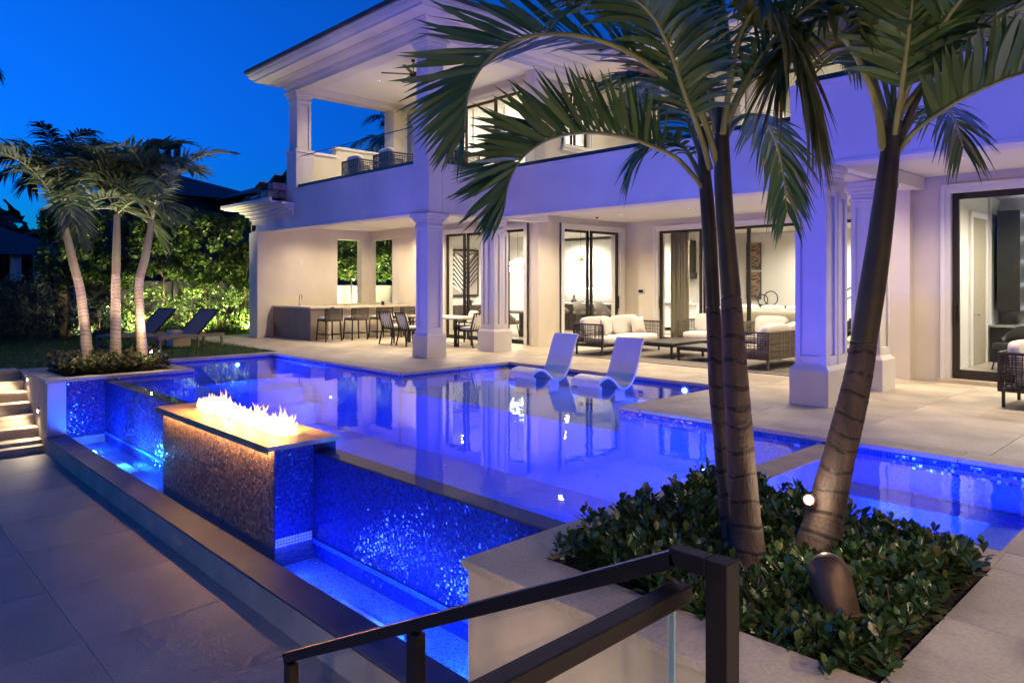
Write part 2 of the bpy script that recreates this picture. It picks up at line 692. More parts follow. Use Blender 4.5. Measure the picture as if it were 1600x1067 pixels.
# ================================================================== GROUND, DECK, TERRACE
ZT = -1.2            # lower terrace
WL = -0.075          # pool water level
gnd = MB().face([(-600, -600, -1.45), (600, -600, -1.45), (600, 600, -1.45), (-600, 600, -1.45)]).build('ground', 'ground')
tag(gnd, 'dark ground stretching out around the property', kind='structure')

_paver = {}


def paver(w, l, m, th=.035):
    k = (round(w, 3), round(l, 3), m)
    if k not in _paver:
        b = MB().box(-w / 2, w / 2, -l / 2, l / 2, -th, 0)
        o = b.build('paver', m, bev=.003)
        _paver[k] = (o.data, o)
        return o
    me, src = _paver[k]
    o = bpy.data.objects.new('paver', me)
    COL.objects.link(o)
    bm = o.modifiers.new('edge', 'BEVEL')
    bm.width = .003
    bm.segments = 2
    bm.limit_method = 'ANGLE'
    return o


def pave(parent, x0, x1, y0, y1, sx, sy, z, m, gap=.005, xs=None, ys=None):
    def cuts(a, b, s):
        n = max(1, round((b - a) / s))
        return [a + (b - a) * i / n for i in range(n + 1)]
    xs = xs or cuts(x0, x1, sx)
    ys = ys or cuts(y0, y1, sy)
    for i in range(len(xs) - 1):
        for j in range(len(ys) - 1):
            w = xs[i + 1] - xs[i] - gap
            l = ys[j + 1] - ys[j] - gap
            o = paver(w, l, m)
            o.parent = parent
            o.location = ((xs[i] + xs[i + 1]) / 2, (ys[j] + ys[j + 1]) / 2, z + random.uniform(-.0012, 0))


deck = MB()
for x0, x1, y0, y1 in ((-22.5, -10.86, 7.62, 13.9), (-13.4, -5.84, 10.32, 17.5), (-5.84, 4, 7.62, 17.4), (-1.07, 4, -4, 7.62)):
    deck.box(x0, x1, y0, y1, -1.4, -.03)
deck = deck.build('pool_deck', 'joint', kind='structure')
tag(deck, 'beige stone pool deck around the water and under the house', kind='structure')
pave(deck, -22.5, -11.15, 7.9, 13.5, 1.25, 1.4, 0, 'stone')
pave(deck, -11.15, -5.55, 10.5, 17.2, 1.4, 1.35, 0, 'stone')
pave(deck, -13.1, -11.15, 13.5, 17.2, 1.0, 1.25, 0, 'stone')
pave(deck, -5.55, -4.44, 7.9, 17.2, 1.2, 1.35, 0, 'stone')
pave(deck, -4.44, 3.5, 7.9, 13.35, 1.3, 1.36, 0, 'stone')
pave(deck, -1.08, 3.5, 0, 0, 1.3, 1, 0, 'stone', ys=[-2.17, -1.3, -.43, .44, 1.31, 2.18, 3.05, 3.92, 4.79, 5.12])
pave(deck, -.78, 3.5, 5.12, 7.6, 1.3, .83, 0, 'stone')
# coping stones along the pool edge (3 cm proud over the water)
cop = []
for x0, x1, y0, y1, along in ((-16.3, -11.15, 7.57, 7.9, 'x'), (-11.15, -10.82, 7.57, 10.3, 'y'), (-11.15, -5.55, 10.3 - .03, 10.5, 'x'), (-5.88, -5.55, 7.57, 10.27, 'y'), (-5.55, -.78, 7.57, 7.9, 'x'), (-.78, 3.5, 7.6, 7.9, 'x'), (-1.11, -.78, 5.12, 7.57, 'y'), (-16.3, -15.95, 5.12, 7.57, 'y')):
    L = (x1 - x0) if along == 'x' else (y1 - y0)
    n = max(1, round(L / 1.15))
    for i in range(n):
        a, b = L * i / n, L * (i + 1) / n
        q = (x0 + a, x0 + b - .004, y0, y1 - .004) if along == 'x' else (x0, x1 - .004, y0 + a, y0 + b - .004)
        o = MB().box(q[0] - (q[0] + q[1]) / 2, q[1] - (q[0] + q[1]) / 2, q[2] - (q[2] + q[3]) / 2, q[3] - (q[2] + q[3]) / 2, -.045, .001).build('coping_stone', 'stone_pale', deck, bev=.006)
        o.location = ((q[0] + q[1]) / 2, (q[2] + q[3]) / 2, 0)

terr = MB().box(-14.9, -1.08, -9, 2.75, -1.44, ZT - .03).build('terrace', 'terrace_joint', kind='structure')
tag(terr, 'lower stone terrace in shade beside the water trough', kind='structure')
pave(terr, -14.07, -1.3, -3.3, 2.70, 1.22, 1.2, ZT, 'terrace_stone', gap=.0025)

lawn = MB().prism([(-40, -12), (-16.27, -12), (-16.27, 7.88), (-22.5, 8.3), (-22.5, 16), (-40, 16)], -1.4, -.02).build('lawn', 'grass', kind='structure')
tag(lawn, 'dark green lawn between planter and hedge', kind='structure')
# grass blades
N = 42000
gx = rng.uniform(-23.6, -16.3, N)
gy = rng.uniform(-.5, 8.2, N)
ok = gy < 7.84 + (-16.27 - gx) * .065
gx, gy = gx[ok], gy[ok]
N = len(gx)
h = rng.uniform(.025, .06, N)
th = rng.uniform(0, 6.28, N)
lean = rng.uniform(-.03, .03, (N, 2))
V = np.zeros((N, 3, 3))
V[:, 0] = np.c_[gx - .006 * np.cos(th), gy - .006 * np.sin(th), np.full(N, -.021)]
V[:, 1] = np.c_[gx + .006 * np.cos(th), gy + .006 * np.sin(th), np.full(N, -.021)]
V[:, 2] = np.c_[gx + lean[:, 0], gy + lean[:, 1], -.02 + h]
gb = np_mesh('lawn_grass', V.reshape(-1, 3), np.arange(N * 3).reshape(-1, 3), 'blade', kind='stuff')
tag(gb, 'short mown grass covering the lawn', kind='stuff')

# ================================================================== POOL
pool = MB()
pool.box(-16.0, -3.05, 3.62, 7.6, -1.44, -1.28)                 # floor
pool.box(-10.85, -5.85, 7.6, 10.3, -1.4, -.34)                  # sun shelf
pool.box(-15.95, -14.0, 5.16, 7.55, -1.28, -.55)                # far ledge
pool.box(-14.0, -13.6, 5.16, 7.55, -1.28, -.85)
pool.box(-16.0, -10.85, 7.55, 7.6, -1.3, -.045)                 # walls
pool.box(-5.85, -3.2, 7.55, 7.6, -1.3, -.045)
pool.box(-16.0, -15.95, 5.12, 7.55, -1.3, -.045)
pool.box(-16.0, -14.0, 5.11, 5.16, -1.3, -.052)
pool.box(-10.85, -10.8, 7.6, 10.25, -.34, -.045)
pool.box(-5.9, -5.85, 7.6, 10.25, -.34, -.045)
pool.box(-10.85, -5.85, 10.25, 10.3, -.34, -.045)
pool.box(-3.3, -3.25, 3.8, 5.1, -1.3, -.052)
pool.box(-13.9, -13.5, 3.8, 5.11, -1.28, -1.0)
# spa
pool.box(-3.05, -1.06, 5.12, 7.62, -1.44, -.88)
pool.box(-1.62, -1.11, 5.17, 7.55, -.88, -.42)
pool.box(-2.95, -1.62, 7.15, 7.55, -.88, -.42)
pool.box(-1.11, -1.06, 5.12, 7.6, -.88, -.045)
pool.box(-3.0, -1.11, 5.12, 5.17, -.88, -.052)
pool.box(-3.0, -1.06, 7.55, 7.6, -.88, -.045)
pool = pool.build('pool_shell', 'plaster', kind='structure', bev=.01)
tag(pool, 'blue plaster swimming pool basin with sun shelf and spa', kind='structure')
spw = MB().box(-3.25, -2.95, 5.13, 7.56, -1.28, -.062).build('spa_wall', 'firestone', pool, bev=.01)

inf = MB().box(-14.0, -3.25, 3.59, 3.82, -1.4, -.088).build('infinity_wall', 'grout', pool)

tiles_V, tiles_F = [], []


def tiles(o, du, dv, nu, nv, n, pitch, tilt=.06, fill=.86, out=None):
    """a field of small mosaic tiles, each a quad with its own slight tilt"""
    o, du, dv, n = (np.array(q, float) for q in (o, du, dv, n))
    I, J = np.meshgrid(np.arange(nu), np.arange(nv), indexing='ij')
    I = I.ravel()
    J = J.ravel()
    K = len(I)
    c = o + np.outer((I + .5) * pitch, du) + np.outer((J + .5) * pitch, dv)
    h = pitch * fill / 2
    a = rng.normal(0, tilt, K)
    b = rng.normal(0, tilt, K)
    base = rng.uniform(.002, .0045, K)
    P = []
    for su, sv in ((-1, -1), (1, -1), (1, 1), (-1, 1)):
        P.append(c + np.outer(np.full(K, su * h), du) + np.outer(np.full(K, sv * h), dv) + np.outer(base + h * (su * a + sv * b), n))
    V = np.stack(P, 1).reshape(-1, 3)
    return V, np.arange(K * 4).reshape(-1, 4)


def tile_field(name, specs, mat_, parent, tilt=.06):
    Vs, Fs, k = [], [], 0
    for s in specs:
        V, F = tiles(*s, tilt=tilt)
        Vs.append(V)
        Fs.append(F + k)
        k += len(V)
    return np_mesh(name, np.concatenate(Vs), np.concatenate(Fs), mat_, parent, kind='stuff')


pt = .021
tile_field('wall_mosaic', [((-14.0, 3.59, -.092), (1, 0, 0), (0, 0, -1), int(10.75 / pt), int(1.045 / pt), (0, -1, 0), pt)], 'mosaic', pool, tilt=.10)
pb = .03
bands = []
for x0, x1, y, n in ((-15.95, -10.85, 7.55, -1), (-5.85, -3.25, 7.55, -1), (-2.95, -1.11, 7.55, -1), (-10.8, -5.9, 10.25, -1)):
    bands.append(((x0, y, -.05), (1, 0, 0), (0, 0, -1), int((x1 - x0) / pb), 4, (0, -1, 0), pb))
for y0, y1, x, n in ((5.16, 7.55, -15.95, 1), (7.6, 10.25, -10.8, 1), (3.82, 5.1, -3.3, -1)):
    bands.append(((x, y0, -.05), (0, 1, 0), (0, 0, -1), int((y1 - y0) / pb), 4, (n, 0, 0), pb))
tile_field('waterline_tile', bands, 'mosaic', pool, tilt=.10)


def water(name, label, rects, z, m):
    b = MB()
    for x0, x1, y0, y1 in rects:
        b.face([(x0, y0, z), (x1, y0, z), (x1, y1, z), (x0, y1, z)])
    o = b.build(name, m, kind='structure')
    return tag(o, label, kind='structure')


water('pool_water', 'glowing blue water of the infinity pool', [(-13.98, -3.25, 3.595, 5.13), (-15.95, -3.25, 5.13, 7.55), (-10.8, -5.9, 7.55, 10.25)], WL, 'pool_water')
water('spa_water', 'glowing blue water of the square spa', [(-2.95, -1.11, 5.17, 7.55)], WL, 'spa_water')
water('trough_water', 'rippled blue water in the catch trough', [(-13.99, -3.27, 3.0, 3.5715)], -.948, 'trough_water')

tr = MB()
tr.box(-14.0, -3.26, 3.0, 3.59, -1.4, -1.14)
tr.build('trough_basin', 'plaster_pale', pool)
curb = MB().box(-14.02, -3.28, 2.70, 3.0, -1.4, -.955).build('trough_curb', 'step', pool)
MB().box(-14.02, -3.28, 2.69, 3.0, -.953, -.93).build('curb_cap', 'shaded_stone', pool, bev=.004)
ld = MB().box(-13.98, -3.3, 3.572, 3.5835, -.99, -.944).build('trough_ledge', 'plaster', pool)

# underwater lamps


def pool_light(x, y, z, n, power, col=BLUE, r=.07):
    n = Vector(n)
    b = MB()
    b.tube([Vector((0, 0, 0)), n * .02], [r, r * .9], 16)
    o = b.build('pool_light', 'lamp_pool', pool)
    o.location = (x, y, z)
    l = lamp('pool_lamp', 'SPOT', (x + n.x * .06, y + n.y * .06, z + n.z * .06), power, col, .06, aim=(x + n.x, y + n.y, z + n.z - .05), spot=165, blend=.4)
    return o


PW = 185
for x, y, z, n, p in ((-15.93, 6.75, -.2, (1, 0, 0), .8 * PW), (-13.2, 7.53, -.7, (0, -1, 0), .6 * PW), (-8.0, 10.23, -.14, (0, -1, 0), .25 * PW), (-6.6, 10.23, -.14, (0, -1, 0), .35 * PW), (-10.0, 10.23, -.14, (0, -1, 0), .25 * PW),
                      (-12.0, 3.84, -.95, (0, 1, 0), PW), (-9.0, 3.84, -.95, (0, 1, 0), PW), (-6.0, 3.84, -.95, (0, 1, 0), PW), (-3.32, 4.75, -.5, (-1, 0, 0), 1.5 * PW),
                      (-4.6, 7.53, -.6, (0, -1, 0), .5 * PW), (-2.0, 5.19, -.55, (0, 1, 0), 2.6 * PW), (-2.93, 6.4, -.6, (1, 0, 0), 1.6 * PW)):
    pool_light(x, y, z, n, p, r=.045 if z > -.25 else .022)
CY = (.03, .16, 1)
pool_light(-3.32, 4.95, -.75, (-1, 0, -.1), 1.3 * PW, (.02, .38, 1))
pool_light(-11.9, 3.1, -1.09, (.25, .6, .75), 100, (.05, .40, 1))
pool_light(-12.9, 3.12, -1.09, (-.75, .1, .66), 75, CY)
pool_light(-6.2, 3.02, -1.06, (0, .8, .6), 26, BLUE)
pool_light(-4.9, 3.02, -1.06, (0, .8, .6), 40, BLUE)
pool_light(-3.34, 3.3, -1.05, (-1, 0, 0), 80, (.03, .26, 1))
for k in range(11):
    xx = -13.6 + k * 1.0
    if -9.9 < xx < -6.5:
        continue
    o = MB().box(xx - .35, xx + .35, 3.0, 3.008, -.998, -.985).build('strip_light', 'lamp_pool', pool)
    lamp('strip_lamp', 'SPOT', (xx, 3.05, -.985), 9, (.03, .10, 1), .05, aim=(xx, 3.42, -1.14), spot=160)
for x0, x1, y0, y1, z in ((-12.3, -11.3, 3.2, 3.36, -1.12), (-5.5, -4.6, 3.1, 3.26, -1.12)):
    MB().box(x0, x1, y0, y1, z - .05, z + .012).build('drain_cover', 'drain', pool, bev=.01)
MB().box(-2.1, -1.62, 6.02, 6.16, -.88, -.862).build('drain_cover', 'drain', pool, bev=.01)

# ================================================================== PLANTERS


def planter(x0, x1, y0, y1, hx0, hx1, hy0, hy1, label, open_right=False):
    t = thing('planter', label, 'planter', ((x0 + x1) / 2, (y0 + y1) / 2, 0))
    wl = MB()
    e = .03
    wl.box(x0 + e, hx0, y0 + e, y1 - e, -1.4, -.05)
    wl.box(hx0, x1 - e, y0 + e, hy0, -1.4, -.05)
    wl.box(hx0, x1 - e, hy1, y1 - e, -1.4, -.05)
    if not open_right:
        wl.box(hx1, x1 - e, hy0, hy1, -1.4, -.05)
    wl.build('wall', 'step', t, world=True)
    g = .003
    pcs = [(x0, hx0 - g, y0, (y0 + y1) / 2 - g), (x0, hx0 - g, (y0 + y1) / 2, y1), (hx0, x1 if not open_right else hx1, y0, hy0), (hx0, x1 if not open_right else hx1, hy1, y1)]
    if not open_right:
        pcs.append((hx1, x1, hy0 + g, hy1 - g))
    for a, b, c, d in pcs:
        MB().box(a, b, c, d, -.05, .0015).build('coping_stone', 'stone_pale', t, world=True, bev=.005)
    MB().box(hx0 - .01, hx1 + .01, hy0 - .01, hy1 + .01, -.6, -.03).build('soil', 'soil', t, world=True)
    return t


pl_far = planter(-16.23, -14.0, 2.7, 5.11, -15.9, -14.32, 3.05, 4.8, 'stone planter with three pale palms at the far end of the infinity edge')
pl_near = planter(-3.25, -1.08, 2.7, 5.12, -2.92, -1.08, 3.07, 4.79, 'low stone planter of glossy shrubs and two leaning palms in front', open_right=True)
MB().box(-14.03, -14.0 + .006, 2.73, 3.0, -.93, -.05).build('smooth_panel', 'smooth_panel', pl_far, world=True)
gr_ = MB().box(-14.03, -14.0 - .004, 3.0, 3.6, -1.0, -.05).build('tile_backing', 'grout', pl_far, world=True)
V, F = tiles((-14.003, 3.0, -.055), (0, 1, 0), (0, 0, -1), int(.59 / pt), int(.92 / pt), (1, 0, 0), pt, tilt=.10)
np_mesh('planter_mosaic', V - np.array(pl_far.location), F, 'mosaic', pl_far, kind='stuff')
V, F = tiles((-14.0, 3.62, -.052), (0, 1, 0), (0, 0, -1), int(1.48 / pb), 4, (1, 0, 0), pb, tilt=.10)
np_mesh('planter_band', V - np.array(pl_far.location), F, 'mosaic', pl_far, kind='stuff')
MB().box(-14.06, -14.004, 3.6, 5.1, -1.3, -.05).build('pool_face', 'plaster', pl_far, world=True)
# recessed step lights in the far planter's side wall
for x, z in ((-15.55, -.12), (-14.66, -.58)):
    s = MB().box(x - .035, x + .035, 2.718, 2.74, z - .035, z + .055).build('step_light', 'black_plastic', pl_far, world=True)
    MB().box(x - .028, x + .028, 2.712, 2.72, z - .028, z + .01).build('lens', 'lamp_warm', s, world=True)
    lamp('step_lamp', 'SPOT', (x, 2.69, z - .02), 28, (1, .8, .52), .03, aim=(x + .05, 2.0, z - .55), spot=150)
# near steps wash the near planter wall from beside the stair
# ================================================================== STEPS
st = thing('stairs', 'lit stone steps rising to the lawn beside the far planter', 'stairs', (-15, 1.2, ZT))
for i in range(7):
    x = -16.2 + .305 * i
    z = -.171 * (i + 1)
    if i < 6:
        MB().box(x, x + .335, -2.0, 2.722, z - .05, z).build('tread', 'step', st, world=True, bev=.006)
    MB().box(x - .03, x + .004, -2.0, 2.722, z, z + .121 if i else -.045).build('riser', 'step', st, world=True)
MB().box(-16.6, -16.17, -2.0, 2.69, -.06, 0).build('tread', 'step', st, world=True, bev=.006)
for k in range(6):
    MB().box(-16.2 + .305 * k - .03, -14.1, -2, 2.7, ZT - .03, -.171 * (k + 1) - .055 - .001 * k).build('core', 'step', st, world=True) if k == 5 else None

s2 = thing('stairs', 'stone steps dropping to the terrace beside the near handrail', 'stairs', (-2, 2.2, ZT))
for i in range(7):
    x = -1.1 - .32 * i
    z = -.171 * (i + 1)
    if i < 6:
        MB().box(x - .35, x, 1.55, 2.722, z - .05, z).build('tread', 'step', s2, world=True, bev=.006)
    MB().box(x - .004, x + .03, 1.55, 2.722, z, z + .121 if i else -.04).build('riser', 'step', s2, world=True)
MB().box(-3.35, -1.1, 1.47, 1.549, ZT, -.5).build('stringer', 'step', s2, world=True)
for x, z in ((-1.75, -.62), (-2.55, -.75)):
    q = MB().box(x - .04, x + .04, 1.549, 1.556, z - .03, z + .03).build('step_light', 'black_plastic', s2, world=True)
    MB().box(x - .03, x + .03, 1.556, 1.562, z - .02, z + .02).build('lens', 'lamp_warm', q, world=True)
    lamp('step_lamp', 'SPOT', (x, 1.58, z), 15, (1, .76, .44), .04, aim=(x - .1, 2.7, z + .25), spot=150)
for x, z in ((-1.65, -.36),):
    s = MB().box(x - .035, x + .035, 2.718, 2.738, z - .035, z + .055).build('step_light', 'black_plastic', pl_near, world=True)
    MB().box(x - .028, x + .028, 2.712, 2.72, z - .028, z + .01).build('lens', 'lamp_warm', s, world=True)
    lamp('step_lamp', 'SPOT', (x, 2.6, z - .02), 12, (1, .8, .52), .03, aim=(x - .05, 2.3, z - .3), spot=170)

# ================================================================== FIRE PIT
fp = thing('fire_pit', 'long tiled fire pit with flames standing in the water trough', 'fire pit', (-8.15, 3.4, -1.14))
fx0, fx1, fy0, fy1, fz = -9.75, -6.62, 3.17, 3.585, .0
MB().box(fx0, fx1, fy0, fy1, -1.14, fz).build('body', 'grout', fp, world=True)
tile_sp = [((fx0, fy0, fz - .01), (1, 0, 0), (0, 0, -1), int((fx1 - fx0) / .03), int(.97 / .03), (0, -1, 0), .03)]
V, F = tiles(*tile_sp[0], tilt=.07)
np_mesh('front_tile', V - np.array(fp.location), F, 'firetile', fp, kind='stuff')
V, F = tiles((fx1, fy0, fz - .01), (0, 1, 0), (0, 0, -1), int((fy1 - fy0) / pt), int(.97 / pt), (1, 0, 0), pt, tilt=.10)
np_mesh('side_tile', V - np.array(fp.location), F, 'mosaic', fp, kind='stuff')
# slab frame round the burner slot
sy0, sy1 = fy0 - .085, 3.86
bx0, bx1, by0, by1 = -9.3, -6.95, 3.40, 3.62
slab = MB()
slab.box(fx0 - .03, bx0, sy0, sy1, fz, fz + .045)
slab.box(bx1, fx1 + .03, sy0, sy1, fz, fz + .045)
slab.box(bx0, bx1, sy0, by0, fz, fz + .045)
slab.box(bx0, bx1, by1, sy1, fz, fz + .045)
slab.box(fx0 - .03, fx1 + .03, sy0, sy0 + .008, fz - .024, fz - .0005)  # lip added to hide the glow strip
slab.build('top_slab', 'firestone', fp, world=True)
MB().box(fx0, fx1, 3.60, 3.83, -.085, -.001).build('slab_support', 'grout', fp, world=True)
MB().box(bx0, bx1, by0, by1, fz - .02, fz + .02).build('burner_tray', 'burner', fp, world=True)
MB().box(fx0 + .02, fx1 - .02, fy0 - .073, fy0 - .058, fz - .012, fz - .002).build('added_glow_strip', 'added_glow', fp, world=True)  # unseen strip added under the lip to make the front tiles glow
V, F = tiles((fx1, fy0, -.86), (0, 1, 0), (0, 0, -1), int((fy1 - fy0) / .03), 3, (1, 0, 0), .03, tilt=.12)
np_mesh('waterline_tile', V + np.array([.004, 0, 0]) - np.array(fp.location), F, 'drain', fp, kind='stuff')
bt = MB()
for k in range(3):
    bt.tube([(bx0 + .05, by0 + .05 + .06 * k, fz + .035), (bx1 - .05, by0 + .05 + .06 * k, fz + .035)], .012, 8)
bt.build('burner_pipe', 'burner', fp, world=True)
fl = MB()
r = random.Random(3)
for k in range(820):
    x = r.uniform(bx0 + .03, bx1 - .03)
    y = r.uniform(by0 + .03, by1 - .03)
    e = min(1, (x - bx0) / .12, (bx1 - x) / .12)
    env = .74 + .07 * math.sin(x * 4.1) + .08 * math.sin(x * 11.3 + 1)
    hh = env * (r.uniform(.07, .24) + (.10 if r.random() < .08 else 0)) * (.65 + .35 * e)
    rr = r.uniform(.009, .026)
    lx, ly = r.uniform(-.09, .07), r.uniform(-.05, .05)
    ph = r.uniform(0, 6)
    path, rad = [], []
    for i in range(7):
        t = i / 6
        path.append((x + lx * t * t + .018 * t * math.sin(ph + 7 * t), y + ly * t * t + .01 * math.cos(ph + 4 * t), fz + .03 + hh * t))
        rad.append(rr * (math.sin(math.pi * min(1, .22 + .78 * t)) ** .9) * (1 - .35 * t) + .0012)
    fl.tube(path, rad, 6, cap=False)
fo = fl.build('flames', 'flame', None, smooth=True)
fo.parent = fp
for v in fo.data.vertices:
    v.co -= Vector((fp.location.x, fp.location.y, fz + .03))
fo.location = (0, 0, fz + .03 - fp.location.z)
for k in range(4):
    lamp('fire_lamp', 'POINT', (bx0 + .3 + k * .58, 3.5, fz + .22), 50, (1, .40, .08), .09)

# ================================================================== RAILINGS
hr = thing('handrail', 'dark bronze stair handrail sloping down with posts beside the steps', 'handrail', (-2, 1.63, ZT))
w = .06
sl = (.9 + .21) / (3.35 - 1.09)
top = (-1.09, 1.66, .87)
low = (-3.33, 1.66, .87 - sl * 2.24)
rr_ = MB()
rr_.bar(low, top, .05, .046)
rr_.build('rail', 'rail_metal', hr, world=True, bev=.003)
MB().box(-1.105, -.995, 1.635, 1.685, .85, .898).build('rail_return', 'rail_metal', hr, world=True, bev=.003)
MB().box(-.99, -.928, 1.628, 1.69, .0, .9).build('post', 'rail_metal', hr, world=True, bev=.003)
for x, zb in ((-2.27, -.68), (-3.29, ZT)):
    zt_ = .87 - sl * (-1.09 - x) - .03
    MB().box(x - .03, x + .03, 1.635, 1.685, zb, zt_).build('post', 'rail_metal', hr, world=True, bev=.003)

gr = thing('guard_rail', 'flat dark guard rail over a clear glass panel nearest the viewer', 'railing', (-1.07, 0, 0))
MB().box(-1.10, -1.045, -2.6, 1.66, .765, .81).build('rail', 'rail_metal', gr, world=True, bev=.004)
for y0, y1 in ((.2, 1.6), (-1.25, .15), (-2.6, -1.3)):
    MB().box(-1.08, -1.065, y0, y1, .08, .766).build('glass_panel', 'clear_glass', gr, world=True)
MB().box(-1.082, -1.063, 1.6, 1.606, .08, .766).build('glass_edge', 'glass_edge', gr, world=True)
MB().box(-1.095, -1.05, -2.6, 1.6, .03, .08).build('bottom_rail', 'rail_metal', gr, world=True)
for y in (.175, -1.275):
    MB().box(-1.092, -1.053, y - .018, y + .018, 0, .765).build('post', 'rail_metal', gr, world=True)

# ================================================================== HOUSE
house = thing('house', 'two storey pale stucco house with square columns and lit glass doors', 'house', (-12, 13.5, 0))
FB, FT = 3.15, 4.25       # fascia bottom / top


def hp(mb, name, m, parent=house, bev=0, smooth=False):
    return mb.build(name, m, parent, world=True, bev=bev, smooth=smooth)


def wall(axis, c0, c1, a0, a1, z0, z1, ops=(), name='wall', m='stucco', parent=house):
    """axis 'x': wall runs along x, thickness c0..c1 in y; openings (a, b, za, zb)"""
    b = MB()

    def bx(p, q, u, v):
        if q - p < 1e-4 or v - u < 1e-4:
            return
        if axis == 'x':
            b.box(p, q, c0, c1, u, v)
        else:
            b.box(c0, c1, p, q, u, v)
    cur = a0
    for o in sorted(ops):
        bx(cur, o[0], z0, z1)
        bx(o[0], o[1], z0, o[2])
        bx(o[0], o[1], o[3], z1)
        cur = o[1]
    bx(cur, a1, z0, z1)
    return hp(b, name, m, parent)


def casing(axis, c, sgn, a, b, z0, z1, w=.14, d=.05, sill=False, name='door_casing'):
    """white moulded trim round an opening; c = wall face, sgn = outward direction"""
    m = MB()

    def bx(p, q, u, v, dd):
        lo, hi = sorted((c + sgn * .002, c + sgn * dd))
        if axis == 'x':
            m.box(p, q, lo, hi, u, v)
        else:
            m.box(lo, hi, p, q, u, v)
    for ww, dd in ((w, d), (w * .45, d + .025)):
        o = w - ww
        bx(a - w, a - o - 0, z0, z1 + w, dd)
        bx(b + o, b + w, z0, z1 + w, dd)
        bx(a - o, b + o, z1 + o, z1 + w, dd)
    o = hp(m, name, 'trim')
    if sill:
        m = MB()
        lo, hi = sorted((c + sgn * .002, c + sgn * .12))
        for u, v, e in ((z0 - .08, z0, 0.0), (z0 - .16, z0 - .08, .04)):
            if axis == 'x':
                m.box(a - w - .03, b + w + .03, lo + (e if sgn < 0 else 0), hi - (e if sgn > 0 else 0), u, v)
            else:
                m.box(lo + (e if sgn < 0 else 0), hi - (e if sgn > 0 else 0), a - w - .03, b + w + .03, u, v)
        m.build('sill', 'trim', o, world=True)
    return o


def glazing(axis, c, a, b, z0, z1, n, fw=.07, th=.06, name='door', handles=(), stag=0.04, pane='pane'):
    """n sliding leaves between a and b"""
    W = (b - a) / n
    for i in range(n):
        p, q = a + W * i, a + W * (i + 1)
        cc = c + (stag if i % 2 else -stag)
        m = MB()

        def bx(mm, p_, q_, u, v, t):
            if axis == 'x':
                mm.box(p_, q_, cc - t / 2, cc + t / 2, u, v)
            else:
                mm.box(cc - t / 2, cc + t / 2, p_, q_, u, v)
        bx(m, p, p + fw, z0, z1, th)
        bx(m, q - fw, q, z0, z1, th)
        bx(m, p + fw, q - fw, z1 - fw, z1, th)
        bx(m, p + fw, q - fw, z0, z0 + fw * 1.5, th)
        o = hp(m, name, 'bronze', bev=.004)
        g = MB()
        bx(g, p + fw, q - fw, z0 + fw * 1.5, z1 - fw, .012)
        g.build('pane', pane, o, world=True)
        if i in handles:
            hm = MB()
            s = -1
            hx = p + fw / 2 if handles[i] < 0 else q - fw / 2
            for zz in (z0 + .95, z0 + 1.2):
                if axis == 'x':
                    hm.bar((hx, cc + s * .03, zz), (hx, cc + s * .075, zz), .02)
                else:
                    hm.bar((cc - s * .03, hx, zz), (cc - s * .075, hx, zz), .02)
            if axis == 'x':
                hm.bar((hx, cc + s * .075, z0 + .9), (hx, cc + s * .075, z0 + 1.25), .025)
            else:
                hm.bar((cc - s * .075, hx, z0 + .9), (cc - s * .075, hx, z0 + 1.25), .025)
            hm.build('handle', 'bronze', o, world=True)


# --- ground floor walls
wall('y', -21.4, -21.1, 9.5, 13.7, -.04, 3.38, [(12.27, 13.2, .95, 3.07)])
hp(MB().box(-21.42, -20.85, 9.44, 9.72, -.04, FB), 'wall_end', 'stucco')
wall('x', 13.5, 13.7, -21.1, -18.5, -.04, 3.6, [(-21.02, -19.4, .97, 3.07)])
wall('x', 13.5, 13.8, -18.5, -13.1, -.04, 3.6, [(-17.0, -13.61, -.03, 3.08)])
wall('y', -13.4, -13.1, 13.8, 17.5, -.04, 3.6, [(14.45, 16.89, -.03, 3.1)])
wall('x', 17.2, 17.5, -13.1, -4.14, -.04, 3.6, [(-11.95, -7.9, -.03, 3.1), (-7.2, -4.9, -.03, 3.1)])
wall('y', -4.44, -4.14, 13.35, 17.2, -.04, 3.6)
wall('x', 13.35, 13.65, -4.14, 5, -.04, 3.6, [(-3.57, .6, .02, 3.08)])
hp(MB().box(-13.1 - .01, -12.86, 13.25, 13.5 + .3, -.035, 3.3), 'pilaster', 'stucco')
hp(MB().box(-4.47, -4.13, 13.15, 13.36, -.035, 3.3), 'pilaster', 'stucco')
casing('x', 13.5, -1, -17.0, -13.61, 0, 3.08)
casing('y', -13.1, 1, 14.45, 16.89, 0, 3.1)
casing('x', 17.2, -1, -11.95, -7.9, 0, 3.1)
casing('x', 17.2, -1, -7.2, -4.9, 0, 3.1)
casing('x', 13.35, -1, -3.57, .6, 0, 3.08)
hp(MB().box(-3.75, .8, 13.2, 13.35, -.02, .06), 'threshold', 'stone_pale')
glazing('x', 13.62, -17.0, -13.61, 0, 3.08, 4, handles={1: 1})
glazing('y', -13.22, 14.45, 16.89, 0, 3.1, 2, handles={0: -1, 1: 1})
glazing('x', 17.32, -11.95, -7.9, 0, 3.1, 3, handles={0: -1, 2: 1})
glazing('x', 17.32, -7.2, -4.9, 0, 3.1, 2)
glazing('x', 13.47, -3.57, .6, .06, 3.08, 2, fw=.1, handles={0: -1})
# pool-side door pocket shade beside the living doors
hp(MB().box(-7.72, -7.36, 16.98, 17.19, 2.72, 3.5), 'screen_housing', 'trim')

# --- slabs, beams and fascia
hp(MB().box(-21.4, -12.55, 9.85, 13.79, 3.38, 4.16), 'slab', 'ceiling')
hp(MB().box(-13.39, -4.45, 11.8, 17.49, 3.40, 4.15), 'slab', 'ceiling')
hp(MB().box(-4.44, 5, 9.85, 13.64, 3.38, 4.16), 'slab', 'ceiling')


